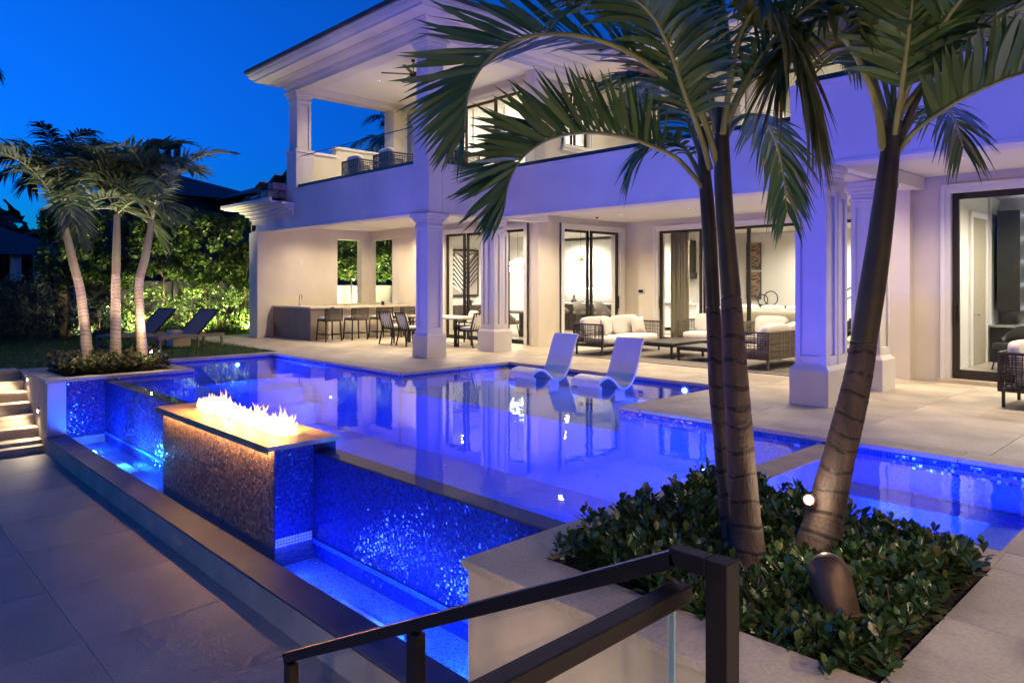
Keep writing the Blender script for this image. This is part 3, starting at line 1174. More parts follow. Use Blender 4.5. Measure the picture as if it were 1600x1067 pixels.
def fascia(x0, x1, y0, y1, axis):
    m = MB()
    m.box(x0, x1, y0, y1, FB, FT - .06)
    e = .035
    if axis == 'x':
        m.box(x0 - e, x1 + e, y0 - e, y1, FT - .06, FT)
        m.box(x0 - .012, x1 + .012, y0 - .012, y0, FB + .001, FB + .05)
    elif axis == 'y+':
        m.box(x0, x1 + e, y0 + .001, y1, FT - .06, FT + .001)
    return hp(m, 'fascia', 'stucco_white', bev=.006)


fascia(-21.38, -12.53, 9.5, 9.87, 'x')
fascia(-12.9, -12.532, 9.88, 11.42, 'y+')
fascia(-12.52, -4.46, 11.45, 11.82, 'x')
fascia(-4.45, 5, 9.45, 9.87, 'x')
fascia(-4.46, -4.1, 9.88, 11.44, 'n')
# beams between the column pairs
hp(MB().box(-13.05, -12.56, 9.9, 13.3, FB + .02, 3.39), 'beam', 'ceiling')
hp(MB().box(-4.43, -3.95, 9.9, 13.3, FB + .02, 3.37), 'beam', 'ceiling')
# dark shoe of the glass balustrade
for x0, x1, y0, y1 in ((-18.5, -13.06, 9.53, 9.66), (-12.66, -12.55, 9.97, 11.46), (-12.5, -4.5, 11.48, 11.6), (-4.4, 5, 9.5, 9.62)):
    hp(MB().box(x0, x1, y0, y1, FT, FT + .09), 'balustrade_shoe', 'bronze')
gl = hp(MB().box(-18.5, -13.06, 9.588, 9.602, 5.11, 5.13), 'balustrade', 'bronze')
for k in range(4):
    x = -18.48 + 1.36 * k
    MB().box(x, x + 1.335, 9.588, 9.602, FT + .09, 5.109).build('glass_panel', 'clear_glass', gl, world=True)
gl = hp(MB().box(-12.5, -4.5, 11.533, 11.547, 5.11, 5.13), 'balustrade', 'bronze')
for k in range(6):
    x = -12.48 + 1.33 * k
    MB().box(x, x + 1.31, 11.533, 11.547, FT + .09, 5.109).build('glass_panel', 'clear_glass', gl, world=True)
gl = hp(MB().box(-4.4, 5, 9.553, 9.567, 5.11, 5.13), 'balustrade', 'bronze')
for k in range(6):
    x = -4.4 + 1.55 * k
    MB().box(x, x + 1.53, 9.553, 9.567, FT + .09, 5.109).build('glass_panel', 'clear_glass', gl, world=True)


def column(x0, x1, y0, y1, z0=0, z1=FB, plinth=.53, name='column', cap=True):
    """square column with plinth, framed recessed panels and stepped capital"""
    c = hp(MB().box(x0 + .03, x1 - .03, y0 + .03, y1 - .03, z0 + plinth, z1 - .03), name, 'stucco_white')
    fr = MB()
    zb, zt = z0 + plinth + .001, z1 - .30
    s = .07
    for (a, b, fixed, ax) in ((x0, x1, y0, 'x'), (x0, x1, y1, 'x'), (y0, y1, x0, 'y'), (y0, y1, x1, 'y')):
        lo, hi = (fixed, fixed + .028) if fixed in (y0, x0) else (fixed - .028, fixed)
        for p, q, u, v in ((a, a + s, zb, zt), (b - s, b, zb, zt), (a + s, b - s, zb, zb + .12), (a + s, b - s, zt - .09, zt)):
            if ax == 'x':
                fr.box(p, q, lo, hi, u, v)
            else:
                fr.box(lo, hi, max(p, y0 + .029), min(q, y1 - .029), u, v)
    fr.build('panel_frame', 'stucco_white', c, world=True, bev=.004)
    if plinth:
        m = MB()
        e = .055
        m.box(x0 - e, x1 + e, y0 - e, y1 + e, z0 + .0005, z0 + plinth - .06)
        n = len(m.v)
        za, zc = z0 + plinth - .06, z0 + plinth
        m.v += [(x0 - e, y0 - e, za), (x1 + e, y0 - e, za), (x1 + e, y1 + e, za), (x0 - e, y1 + e, za), (x0 - .005, y0 - .005, zc), (x1 + .005, y0 - .005, zc), (x1 + .005, y1 + .005, zc), (x0 - .005, y1 + .005, zc)]
        for q in ((4, 5, 6, 7), (0, 1, 5, 4), (1, 2, 6, 5), (2, 3, 7, 6), (3, 0, 4, 7)):
            m.f.append(tuple(n + i for i in q))
            m.m.append(0)
        m.build('plinth', 'stucco_white', c, world=True)
    if cap:
        m = MB()
        for e, u, v in ((.02, z1 - .30, z1 - .25), (.0, z1 - .25, z1 - .19), (.03, z1 - .19, z1 - .14), (.06, z1 - .14, z1 - .08), (.10, z1 - .08, z1 - .002)):
            m.box(x0 - e, x1 + e, y0 - e, y1 + e, u, v - .0005)
        m.build('capital', 'stucco_white', c, world=True, bev=.01)
    return c


column(-13.0, -12.58, 9.51, 9.93)
column(-12.92, -12.62, 11.5, 11.74)
column(-13.16, -12.93, 11.56, 11.86, cap=False)
column(-12.9, -12.66, 11.78, 12.0, cap=False)
column(-4.39, -3.98, 9.47, 9.84)
column(-4.36, -4.0, 9.92, 10.22, cap=False)
column(-4.42, -4.0, 11.43, 11.85)
# upper columns and posts
column(-19.0, -18.53, 9.52, 9.95, FT, 6.95, plinth=0)
column(-13.0, -12.58, 9.52, 9.95, FT, 6.95, plinth=0)
for x0, x1, y0, y1 in ((-19.05, -18.48, 9.47, 10.0), (-13.05, -12.53, 9.47, 10.0)):
    hp(MB().box(x0, x1, y0, y1, FT, 5.24).box(x0 - .03, x1 + .03, y0 - .03, y1 + .03, 5.24, 5.32), 'column_base', 'stucco_white', bev=.006)
hp(MB().box(-19.0, -18.5, 12.7, 13.2, FT, 6.95), 'column', 'stucco')
hp(MB().box(-12.95, -12.6, 12.85, 13.2, FT, 6.95), 'column', 'stucco')
# side parapet
hp(MB().box(-18.98, -18.74, 9.96, 10.85, FT, 5.27), 'parapet', 'stucco')
hp(MB().box(-18.98, -18.74, 10.85, 12.69, FT, 5.52), 'parapet', 'stucco')
hp(MB().box(-19.02, -18.68, 9.99, 10.85, 5.27, 5.34).box(-19.02, -18.68, 10.8, 12.69, 5.521, 5.59), 'parapet_cap', 'trim', bev=.008)

# --- upper floor walls
UZ = 7.25
wall('x', 13.5, 13.8, -19.0, -13.1, 4.16, UZ, [(-17.6, -13.55, 4.26, 6.78)])
wall('y', -13.4, -13.1, 13.8, 17.5, 4.16, UZ, [(14.5, 15.5, 5.35, 6.85)])
wall('x', 17.2, 17.5, -13.1, 5, 4.16, 7.6, [(-12.2, -9.4, 4.26, 6.85), (-8.4, -6.8, 5.1, 6.85), (-5.2, -2.2, 4.26, 6.85), (-1.2, 1.6, 4.26, 6.85)])
casing('x', 13.5, -1, -17.6, -13.55, 4.26, 6.78)
casing('y', -13.1, 1, 14.5, 15.5, 5.35, 6.85, w=.11, sill=True, name='window_casing')
casing('x', 17.2, -1, -12.2, -9.4, 4.26, 6.85)
casing('x', 17.2, -1, -8.4, -6.8, 5.1, 6.85, sill=True, name='window_casing')
casing('x', 17.2, -1, -5.2, -2.2, 4.26, 6.85)
casing('x', 17.2, -1, -1.2, 1.6, 4.26, 6.85)
glazing('x', 13.64, -17.6, -13.55, 4.26, 6.78, 3)
glazing('y', -13.25, 14.5, 15.5, 5.35, 6.85, 2, fw=.05, name='window')
glazing('x', 17.34, -12.2, -9.4, 4.26, 6.85, 2)
glazing('x', 17.34, -8.4, -6.8, 5.1, 6.85, 2, fw=.05, name='window')
glazing('x', 17.34, -5.2, -2.2, 4.26, 6.85, 2)
glazing('x', 17.34, -1.2, 1.6, 4.26, 6.85, 2)
# --- eaves: stepped cornice, soffit, gutter
hp(MB().box(-18.99, -12.55, 9.9, 13.49, 7.14, 7.24), 'ceiling', 'ceiling')


def cornice(pts, sign_y, name='cornice'):
    pass


def ring(x0, x1, y0, y1, e, z0, z1, t):
    """rectangular ring of boxes: outer edge pushed out by e, thickness t, open on the +y side"""
    m = MB()
    X0, X1, Y0 = x0 - e, x1 + e, y0 - e
    m.box(X0, X1, Y0, Y0 + t, z0, z1)
    m.box(X0, X0 + t, Y0 + t, y1, z0, z1)
    m.box(X1 - t, X1, Y0 + t, y1, z0, z1)
    return m


x0, x1, y0 = -19.02, -12.53, 9.5
hp(ring(x0, x1, y0, 14.4, 0, 6.95, 7.16, .42), 'frieze', 'stucco_white', bev=.006)


def sweep(name, prof):
    m = MB()
    for e, z in prof:
        m.v += [(x0 - e, 14.4, z), (x0 - e, y0 - e, z), (x1 + e, y0 - e, z), (x1 + e, 14.4, z)]
    for k in range(len(prof) - 1):
        for q in range(3):
            a = k * 4 + q
            m.f.append((a, a + 1, a + 5, a + 4))
            m.m.append(0)
    return hp(m, name, 'stucco_white')


sweep('cornice', [(.002, 6.99), (.03, 6.99), (.03, 7.03), (.05, 7.038), (.08, 7.058), (.098, 7.085), (.105, 7.118), (.13, 7.12), (.13, 7.142), (.16, 7.15), (.22, 7.165), (.27, 7.19), (.292, 7.215), (.30, 7.232), (.34, 7.234), (.34, 7.262)])
sweep('soffit', [(.33, 7.26), (.68, 7.275)])
sweep('gutter', [(.67, 7.262), (.70, 7.262), (.70, 7.31), (.72, 7.322), (.755, 7.338), (.785, 7.37), (.80, 7.41), (.80, 7.44), (.83, 7.445), (.83, 7.498)])
rf = MB()
X0, X1, Y0, Y1, Z0 = x0 - .88, x1 + .88, y0 - .88, 22, 7.50
rf.box(X0, X1, Y0, Y1, Z0, Z0 + .085)
n = len(rf.v)
cx = (X0 + X1) / 2
rf.v += [(X0, Y0, Z0 + .086), (X1, Y0, Z0 + .086), (X1, Y1, Z0 + .086), (X0, Y1, Z0 + .086), (cx, Y0 + 4, Z0 + 1.7), (cx, Y1, Z0 + 1.7)]
for q in ((0, 1, 4), (1, 2, 5, 4), (3, 0, 4, 5)):
    rf.f.append(tuple(n + i for i in q))
    rf.m.append(0)
hp(rf, 'roof', 'roof')
# right wing eaves
hp(MB().box(-13.09, 5, 14.5, 17.2, 7.30, 7.36).box(-13.09, -11.9, 14.41, 14.5, 7.30, 7.359), 'soffit', 'stucco')
for e, u, v in ((.0, 7.0, 7.30), (.07, 7.12, 7.2), (.14, 7.2, 7.29)):
    hp(MB().box(-13.09, 5, 17.0 - e, 17.19, u, v), 'cornice', 'stucco')
hp(MB().box(-11.9, 5, 14.4, 14.5, 7.31, 7.45), 'fascia_board', 'stucco_white', bev=.008)
hp(MB().box(-11.85, 5, 14.3, 14.4, 7.44, 7.51), 'gutter', 'stucco_white', bev=.01)
rf = MB()
rf.face([(-13, 14.26, 7.52), (5, 14.26, 7.52), (5, 20, 9.0), (-13, 20, 9.0)])
rf.face([(-13, 14.26, 7.52), (-13, 20, 9.0), (-13, 20, 7.52)])
hp(rf, 'roof', 'roof')

# --- skirt roof over the bar's left end
sk = hp(MB().box(-22.3, -19.06, 9.02, 14, 3.86, 3.93), 'skirt_roof', 'stucco_white', bev=.008)
for e, u, v in ((.34, 3.8, 3.86), (.26, 3.72, 3.8), (.16, 3.62, 3.72), (.07, 3.5, 3.62)):
    MB().box(-21.2 - e * 1.6, -19.0 + .4 - e * .1, 9.47 - e, 9.49, u, v - .001).box(-21.2 - e * 1.6, -21.21, 9.49, 14, u, v - .001).build('cornice', 'stucco_white', sk, world=True, bev=.006)
MB().box(-22.36, -19.0, 8.94, 9.02, 3.90, 4.0).box(-22.36, -22.28, 9.02, 14, 3.90, 4.0).build('gutter', 'stucco_white', sk, world=True, bev=.01)
# shingles climbing from the left edge to the upper wall
sr = MB()
sr.v += [(-22.3, 8.98, 3.95), (-19.02, 8.98, 3.95), (-19.02, 9.5, 4.35), (-19.02, 14, 5.3), (-22.3, 14, 3.95)]
sr.f += [(0, 1, 2), (0, 2, 3, 4)]
sr.m += [0, 0]
sr.build('roof_deck', 'roof', sk, world=True)
sh = MB().box(-.22, .22, 0, .42, 0, .035)
first = None
for row in range(7):
    for k in range(9):
        y = 9.15 + k * .45 + (.2 if row % 2 else 0)
        x = -22.25 + row * .46
        zz = 3.97 + row * .18
        if zz > 3.97 + (y - 8.9) * 1.2 or y > 13.2:
            continue
        if first is None:
            first = sh.build('shingle', 'shingle', sk, bev=.006)
            o = first
        else:
            o = bpy.data.objects.new('shingle', first.data)
            COL.objects.link(o)
            o.parent = sk
        o.rotation_euler = (random.uniform(-.02, .02), -.37 + random.uniform(-.03, .03), 0)
        o.location = (x + .2 - house.location.x, y - house.location.y, zz + random.uniform(0, .012) - house.location.z)
hp(MB().box(-19.6, -19.1, 8.97, 9.47, 4.0, 4.22).box(-19.35, -19.0, 9.05, 9.49, 4.22, 4.42), 'roof_return', 'shingle', bev=.03)

# --- downlights


def downlight(x, y, z, p, col=WARM, spot=150, r=.055, emit='lamp_warm'):
    m = MB()
    m.lathe([(r + .03, 0), (r + .03, -.008), (r, -.012), (r, -.004)], 16, (x, y, z))
    o = hp(m, 'downlight', 'trim')
    MB().lathe([(r, -.005), (r, -.010)], 12, (x, y, z)).build('lens', emit, o, world=True)
    lamp('downlight_lamp', 'SPOT', (x, y, z - .03), p, col, .06, aim=(x, y, z - 1), spot=spot, blend=.7)


DL = 158
for x, y in ((-19.9, 11.0), (-19.9, 12.6), (-18.0, 12.7), (-18.0, 10.9), (-16.0, 11.0), (-16.0, 12.7), (-14.2, 11.0), (-14.2, 12.7)):
    downlight(x, y, 3.38, DL * (.5 if x < -19 else .85))
for x in (-11.6, -9.5, -7.4, -5.4):
    for y in (12.7, 15.0):
        downlight(x, y, 3.40, DL)
for x in (-3.0, -1.2, .8):
    downlight(x, 11.6, 3.38, DL)
for x, y in ((-16.8, 11.1), (-14.6, 12.2)):
    downlight(x, y, 7.14, 230, r=.085)
for x in (-11.0, -8.0, -5.0, -2):
    downlight(x, 15.6, 7.30, 130)

# unseen wing added beyond the right picture edge; its lit eaves warm the foreground
wall('y', 5.6, 5.9, -8, 13.4, -.04, 3.6, [(-5, -2, 0, 2.9), (2, 5, 0, 2.9)])
hp(MB().box(1.8, 9, -8, 9.4, 3.4, 3.5), 'added_eave', 'ceiling')
hp(MB().box(1.7, 1.85, -8, 9.4, 3.3, 3.7), 'fascia', 'stucco_white')
for y in (-5.0, -2.5, 0.0, 2.5, 5.0):  # lamps added out of view as warm fill for the foreground
    downlight(2.6, y, 3.40, 1250 if y < -1 else 230, (1, .76, .50))

# small domed security cameras under the eaves, keypad on the wall
for (x, y, z) in ((-20.0, 10.2, 3.38), (-12.3, 14.9, 3.40)):
    o = MB().lathe([(.055, 0), (.055, -.02), (.04, -.03)], 14, (x, y, z)).build('security_camera', 'white_plastic', house, world=True)
    MB().lathe([(.035, -.03), (.033, -.05), (.02, -.065), (.004, -.07)], 14, (x, y, z)).build('lens', 'black_plastic', o, world=True, smooth=True)
k = MB().box(-12.66, -12.44, 17.175, 17.198, 1.33, 1.46).build('keypad', 'white_plastic', house, world=True, bev=.004)
MB().box(-12.63, -12.47, 17.168, 17.176, 1.35, 1.44).build('screen', 'black_plastic', k, world=True)
k = MB().box(-21.098, -21.08, 10.9, 11.0, 2.2, 2.34).build('wall_plate', 'white_plastic', house, world=True, bev=.004)

# ---------------- rooms behind the glass
rm = MB()
# dining / kitchen
rm.box(-20.2, -20.0, 13.8, 22, -.03, 3.4)
rm.box(-20.0, -18.5, 13.702, 13.8, -.03, 3.4)
rm.box(-20.0, -13.4, 21.8, 22, -.03, 3.4)
rm.box(-20.2, -13.2, 13.8, 22, 3.4, 3.5)
rm.box(-13.4, -13.2, 22, 24.0, -.03, 3.4)
# living
rm.box(-13.2, -4.2, 24.0, 24.2, -.03, 3.4)
rm.box(-13.2, -3.9, 17.5, 24.2, 3.41, 3.5)
rm.box(-4.13, -3.95, 17.5, 24.0, -.03, 3.4)
# study
rm.box(-4.13, -4.0, 13.66, 17.49, -.03, 3.4)
rm.box(-4.13, 3, 18.2, 18.4, -.03, 3.4)
rm.box(-4.13, 3, 13.66, 18.2, 3.4, 3.5)
rm.box(2.8, 3, 13.66, 18.2, -.03, 3.4)
# upper rooms
rm.box(-19.0, -18.8, 13.8, 17.5, 4.16, 7.2)
rm.box(-18.8, -13.4, 17.3, 17.5, 4.16, 7.2)
rm.box(-19.0, -13.4, 13.8, 17.5, 7.2, 7.3)
rm.box(-13.0, 5, 20.8, 21, 4.16, 7.2)
rm.box(-13.0, 5, 17.5, 21, 7.2, 7.3)
for k in range(len(rm.v) // 8):
    m1 = MB()
    m1.v = rm.v[k * 8:k * 8 + 8]
    m1.f = [tuple(i - k * 8 for i in f) for f in rm.f[k * 6:k * 6 + 6]]
    m1.m = [0] * 6
    hp(m1, 'interior_wall', 'interior')
hp(MB().box(-20.0, -13.4, 13.8, 21.8, -.1, 0).box(-13.2, -4.13, 17.5, 24, -.1, 0).box(-4.0, 2.8, 13.65, 18.2, -.1, .0), 'interior_floor', 'interior_floor')
hp(MB().box(-19, -13.4, 13.8, 17.5, 4.1, 4.2).box(-13.1, 5, 17.5, 21, 4.1, 4.2), 'interior_floor', 'interior_floor')
IL = 430
for x, y, z, p in ((-15.2, 15.2, 3.4, IL), (-18.2, 15.2, 3.4, IL), (-16.5, 18.2, 3.4, IL), (-18.3, 20.4, 3.4, IL), (-15, 20.4, 3.4, IL), (-11, 19, 3.4, IL), (-8, 19, 3.4, IL), (-6, 21.5, 3.4, IL), (-10, 22.5, 3.4, IL), (-7.5, 23, 3.4, .6 * IL),
                   (-2.5, 15, 3.4, .7 * IL), (-2.2, 17, 3.4, .7 * IL), (-16.5, 15.5, 7.2, 1.8 * IL), (-14.2, 15.2, 7.2, IL), (-10.5, 19, 7.2, IL), (-7, 19, 7.2, IL), (-3, 19, 7.2, IL), (0, 19, 7.2, IL)):
    downlight(x, y, z, p, WHITE, 165)

# ================================================================== BAR
bar = thing('bar_counter', 'L-shaped outdoor bar with pale stone top and brown front', 'bar counter', (-19.5, 11, 0))
MB().box(-21.08, -18.75, 10.05, 10.6, 0.001, .90).build('front_panel', 'bar_front', bar, world=True)
MB().box(-19.3, -18.75, 10.61, 13.2, 0.001, .90).build('side_panel', 'stucco', bar, world=True)
MB().box(-21.09, -18.67, 10.0, 10.66, .90, .95).box(-19.4, -18.5, 10.66, 13.3, .90, .949).build('counter_top', 'counter', bar, world=True, bev=.005)
MB().box(-21.085, -19.4, 12.5, 13.3, 0, .93).build('back_counter', 'counter', bar, world=True, bev=.005)
fa = MB()
pth = [(-20.0, 10.35, .95), (-20.0, 10.35, 1.2)] + [(-20.0 + .08 - .08 * math.cos(a), 10.35, 1.2 + .08 * math.sin(a)) for a in np.linspace(.2, 3.1, 8)] + [(-19.84, 10.35, 1.12)]
fa.tube(pth, .014, 8)
fa.tube([(-19.95, 10.35, .95), (-19.95, 10.35, 1.02)], .012, 8)
o = fa.build('bar_faucet', 'steel', None, smooth=True)
tag(o, 'gooseneck steel faucet standing on the outdoor bar', 'faucet')
o = MB().lathe([(.05, 0), (.05, .1), (.055, .12)], 14, (-18.95, 12.6, .95)).build('napkin_holder', 'black_plastic')
tag(o, 'small dark cup on the far end of the bar', 'cup')

# ================================================================== FURNITURE


def legs4(t, pts_top, pts_bot, r, m='dark_metal', name='leg'):
    for a, b in zip(pts_top, pts_bot):
        MB().bar(b, a, r).build(name, m, t)


def make_stool(label):
    t = thing('bar_stool', label, 'bar stool', group='woven stools along the bar')
    w = .22
    top = [(sx * w, sy * w, .6) for sx in (-1, 1) for sy in (-1, 1)]
    bot = [(sx * (w + .04), sy * (w + .03), 0) for sx in (-1, 1) for sy in (-1, 1)]
    legs4(t, top, bot, .03)
    m = MB()
    for a, b in ((0, 1), (1, 3), (3, 2), (2, 0)):
        p = Vector(top[a]).lerp(Vector(bot[a]), .68)
        q = Vector(top[b]).lerp(Vector(bot[b]), .68)
        m.bar(p, q, .022)
    m.build('foot_rail', 'dark_metal', t)
    MB().box(-.24, .24, -.24, .24, .56, .62).build('seat_frame', 'dark_metal', t, bev=.006)
    MB().cushion(-.235, .235, -.235, .235, .61, .68).build('seat', 'fabric_white', t, smooth=True)
    bk = MB()
    for i in range(14):
        z = .60 + i * .0215
        bk.bar((.235, -.25, z), (.26, .25, z + random.uniform(-.004, .004)), .015, .016)
    for i in range(17):
        y = -.25 + .5 * i / 16
        bk.bar((.25, y, .58), (.262, y, .9), .012, .014)
    b = bk.build('backrest', 'wicker_grey', t)
    f = MB()
    f.bar((.25, -.265, .56), (.262, -.265, .915), .025)
    f.bar((.25, .265, .56), (.262, .265, .915), .025)
    f.bar((.262, -.27, .905), (.262, .27, .905), .025)
    f.build('back_frame', 'dark_metal', t)
    return t


s0 = make_stool('first woven bar stool, at the near corner of the bar')
s0.location = (-18.25, 10.35, 0)
for y, l in ((11.2, 'second woven bar stool from the bar corner'), (12.05, 'third woven bar stool, partly behind striped dining chair'), (12.85, 'fourth woven bar stool, last in the row by the back wall')):
    dup(s0, (-18.25, y, 0), random.uniform(-.08, .08), l)


def make_chair(label):
    t = thing('dining_chair', label, 'dining chair', group='striped dining chairs on the patio')
    for sx in (-1, 1):
        MB().bar((sx * .24, .22, 0), (sx * .23, .2, .62), .03).build('leg', 'dark_metal', t)
        MB().bar((sx * .24, -.30, 0), (sx * .22, -.2, .44), .03).build('leg', 'dark_metal', t)
        MB().bar((sx * .23, .21, .62), (sx * .25, -.24, .64), .035, .03).build('arm', 'dark_metal', t)
    MB().box(-.24, .24, -.23, .23, .40, .44).build('seat_frame', 'dark_metal', t, bev=.005)
    MB().cushion(-.23, .23, -.22, .24, .435, .52).build('seat', 'fabric_white', t, smooth=True)
    f = MB()
    for sx in (-1, 1):
        f.bar((sx * .22, -.2, .42), (sx * .225, -.34, .87), .028)
    f.bar((-.235, -.335, .86), (.235, -.335, .86), .03)
    for k in range(4):
        x = -.135 + .09 * k
        f.bar((x, -.21, .44), (x, -.335, .86), .026, .016)
    f.build('back_frame', 'dark_metal', t)
    c = MB().cushion(-.21, .21, -.05, .05, 0, .40)
    c.xf(Matrix.Translation((0, -.175, .47)) @ Matrix.Rotation(.30, 4, 'X'))
    c.build('back_cushion', 'fabric_white', t, smooth=True)
    return t


c0 = make_chair('striped-back dining chair nearest the bar stools, back to the pool')
c0.location = (-16.2, 11.12, 0)
c0.rotation_euler = (0, 0, .12)
dup(c0, (-15.4, 11.1, 0), -.05, 'striped-back dining chair just beside the corner column')
dup(c0, (-14.05, 12.0, 0), math.pi / 2 + .1, 'striped-back dining chair between the two columns at the table end')
dup(c0, (-15.5, 13.05, 0), math.pi - .1, 'pale-backed dining chair behind the table, farther from the double column')
dup(c0, (-14.75, 13.05, 0), math.pi + .1, 'pale-backed dining chair behind the table, closest to the double column')
t = thing('dining_table', 'dark legged patio dining table with pale top', 'table', (-15.3, 12.1, 0))
MB().box(-1.15, 1.15, -.5, .5, .70, .745).build('table_top', 'counter', t, bev=.005)
for sx in (-1, 1):
    for sy in (-1, 1):
        MB().box(sx * 1.0 - .03, sx * 1.0 + .03, sy * .4 - .03, sy * .4 + .03, 0, .70).build('leg', 'dark_metal', t)


def weave(m, o, du, dv, U, V, nu, nv, w=.012, jit=.25):
    o, du, dv = Vector(o), Vector(du), Vector(dv)
    nrm = du.cross(dv).normalized()
    for i in range(nu):
        u = U * (i + .5) / nu + random.uniform(-jit, jit) * U / nu
        m.bar(o + du * u + nrm * .003, o + du * (u + random.uniform(-jit, jit) * U / nu) + dv * V + nrm * .003, w, .006, up=nrm)
    for j in range(nv):
        v = V * (j + .5) / nv + random.uniform(-jit, jit) * V / nv
        m.bar(o + dv * v - nrm * .003, o + dv * (v + random.uniform(-jit, jit) * V / nv) + du * U - nrm * .003, w, .006, up=nrm)


def make_sofa(name, label, cat, L, seats, dense=False, grp=None, mw='wicker'):
    """faces +x; length along y"""
    t = thing(name, label, cat, group=grp)
    D, H2 = .84, .70
    for x in (.04, D - .06):
        for y in (.05, L - .05):
            MB().bar((x, y, 0), (x, y, .24), .035).build('leg', mw, t)
    MB().box(.02, D - .02, .02, L - .02, .20, .25).build('seat_frame', 'dark_metal', t, bev=.006)
    nd = 1.5 if dense else 1
    for nm, o, du, U in (('arm', (0, 0, .22), (1, 0, 0), D), ('arm', (0, L, .22), (1, 0, 0), D)):
        m = MB()
        weave(m, o, du, (0, 0, 1), U, H2 - .22, int(16 * nd), int(15 * nd))
        e = .02
        m.bar(o, (0, o[1], H2), .03)
        m.bar((D, o[1], .22), (D, o[1], H2), .03)
        m.bar((-.015, o[1], H2), (D + .015, o[1], H2), .035)
        m.bar((0, o[1], .22), (D, o[1], .22), .03)
        m.build(nm, mw, t)
    m = MB()
    weave(m, (0, 0, .22), (0, 1, 0), (0, 0, 1), L, H2 - .22, int(22 * nd * L), int(15 * nd))
    m.bar((0, -.01, H2), (0, L + .01, H2), .036)
    m.bar((0, 0, .22), (0, L, .22), .03)
    m.build('backrest', mw, t)
    w = (L - .14) / seats
    for k in range(seats):
        MB().cushion(.12, D + .02, .07 + k * w + .004, .07 + (k + 1) * w - .004, .25, .43).build('seat_cushion', 'fabric_white', t, smooth=True)
        c = MB().cushion(-.09, .09, .008, w - .008, 0, .46)
        c.xf(Matrix.Translation((.20, .07 + k * w, .40)) @ Matrix.Rotation(-.16, 4, 'Y'))
        c.build('back_cushion', 'fabric_white', t, smooth=True)
    return t


def pillow(loc, rz, label, s=.42, m='fabric_pattern', tilt=.3):
    b = MB()
    n = 10
    for side in (1, -1):
        base = len(b.v)
        for i in range(n + 1):
            for j in range(n + 1):
                u, v = i / n * 2 - 1, j / n * 2 - 1
                pin = 1 - .10 * (abs(u) ** 2) * (1 - abs(v)) - .1 * (abs(v) ** 2) * (1 - abs(u)) * 0
                th = .085 * ((1 - u * u) * (1 - v * v)) ** .42
                b.v.append((side * th, u * s / 2 * (1 - .09 * (1 - v * v)), s / 2 + v * s / 2 * (1 - .09 * (1 - u * u))))
        for i in range(n):
            for j in range(n):
                q = [base + i * (n + 1) + j, base + (i + 1) * (n + 1) + j, base + (i + 1) * (n + 1) + j + 1, base + i * (n + 1) + j + 1]
                b.f.append(tuple(q if side > 0 else q[::-1]))
                b.m.append(0)
    b.xf(Matrix.Rotation(-tilt, 4, 'Y'))
    o = b.build('throw_pillow', m, None, smooth=True)
    o.location = loc
    o.rotation_euler = (0, 0, rz)
    return tag(o, label, 'pillow')


sofa = make_sofa('woven_sofa', 'dark woven sofa with white cushions behind the two pool loungers', 'sofa', 2.25, 2)
sofa.location = (-10.93, 12.42, 0)
pillow((-10.42, 13.0, .42), .5, 'patterned throw pillow leaning in the near arm of the dark sofa')
pillow((-10.45, 14.25, .42), -.25, 'patterned throw pillow at the far end of the dark sofa')
sofa2 = make_sofa('woven_sofa', 'densely woven sofa seen from behind beside the palm trunks', 'sofa', 2.1, 2, dense=True, mw='wicker_grey')
sofa2.location = (-6.28, 14.58, 0)
sofa2.rotation_euler = (0, 0, math.pi)
pillow((-6.62, 12.75, .42), math.pi + .4, 'white throw pillow on the densely woven sofa, near end', m='fabric_white')
pillow((-6.6, 14.2, .42), math.pi - .2, 'patterned throw pillow on the densely woven sofa, far end')
ar = make_sofa('woven_armchair', 'woven armchair facing the pool in front of the curtain doors', 'armchair', .95, 1, grp='woven armchairs on the patio', mw='wicker_grey')
ar.location = (-10.2, 16.35, 0)
ar.rotation_euler = (0, 0, -math.pi / 2)
dup(ar, (-8.55, 16.35, 0), -math.pi / 2, 'woven armchair facing the pool under the wave pictures')
a3 = make_sofa('woven_armchair', 'dark woven armchair cut by the right picture edge', 'armchair', .95, 1, grp='woven armchairs on the patio')
a3.location = (-2.42, 11.1, 0)
pillow((-2.0, 11.55, .42), .2, 'white pillow on the armchair cut by the picture edge', m='fabric_white')

o = MB().box(-11.3, -5.6, 12.15, 15.9, .002, .014).build('area_rug', 'rug')
tag(o, 'flat grey outdoor rug under the patio sofas', 'rug')


def coffee(x0, x1, y0, y1, z, label):
    t = thing('coffee_table', label, 'coffee table', ((x0 + x1) / 2, (y0 + y1) / 2, .014), group='dark patio coffee tables')
    hx, hy = (x1 - x0) / 2, (y1 - y0) / 2
    MB().box(-hx, hx, -hy, hy, z - .035, z).build('table_top', 'table_dark', t, bev=.004)
    MB().box(-hx + .02, hx - .02, -hy + .02, hy - .02, z - .09, z - .036).build('apron', 'dark_metal', t)
    for sx in (-1, 1):
        for sy in (-1, 1):
            MB().box(sx * (hx - .03) - .02, sx * (hx - .03) + .02, sy * (hy - .03) - .02, sy * (hy - .03) + .02, 0, z - .036).build('leg', 'dark_metal', t)
    return t


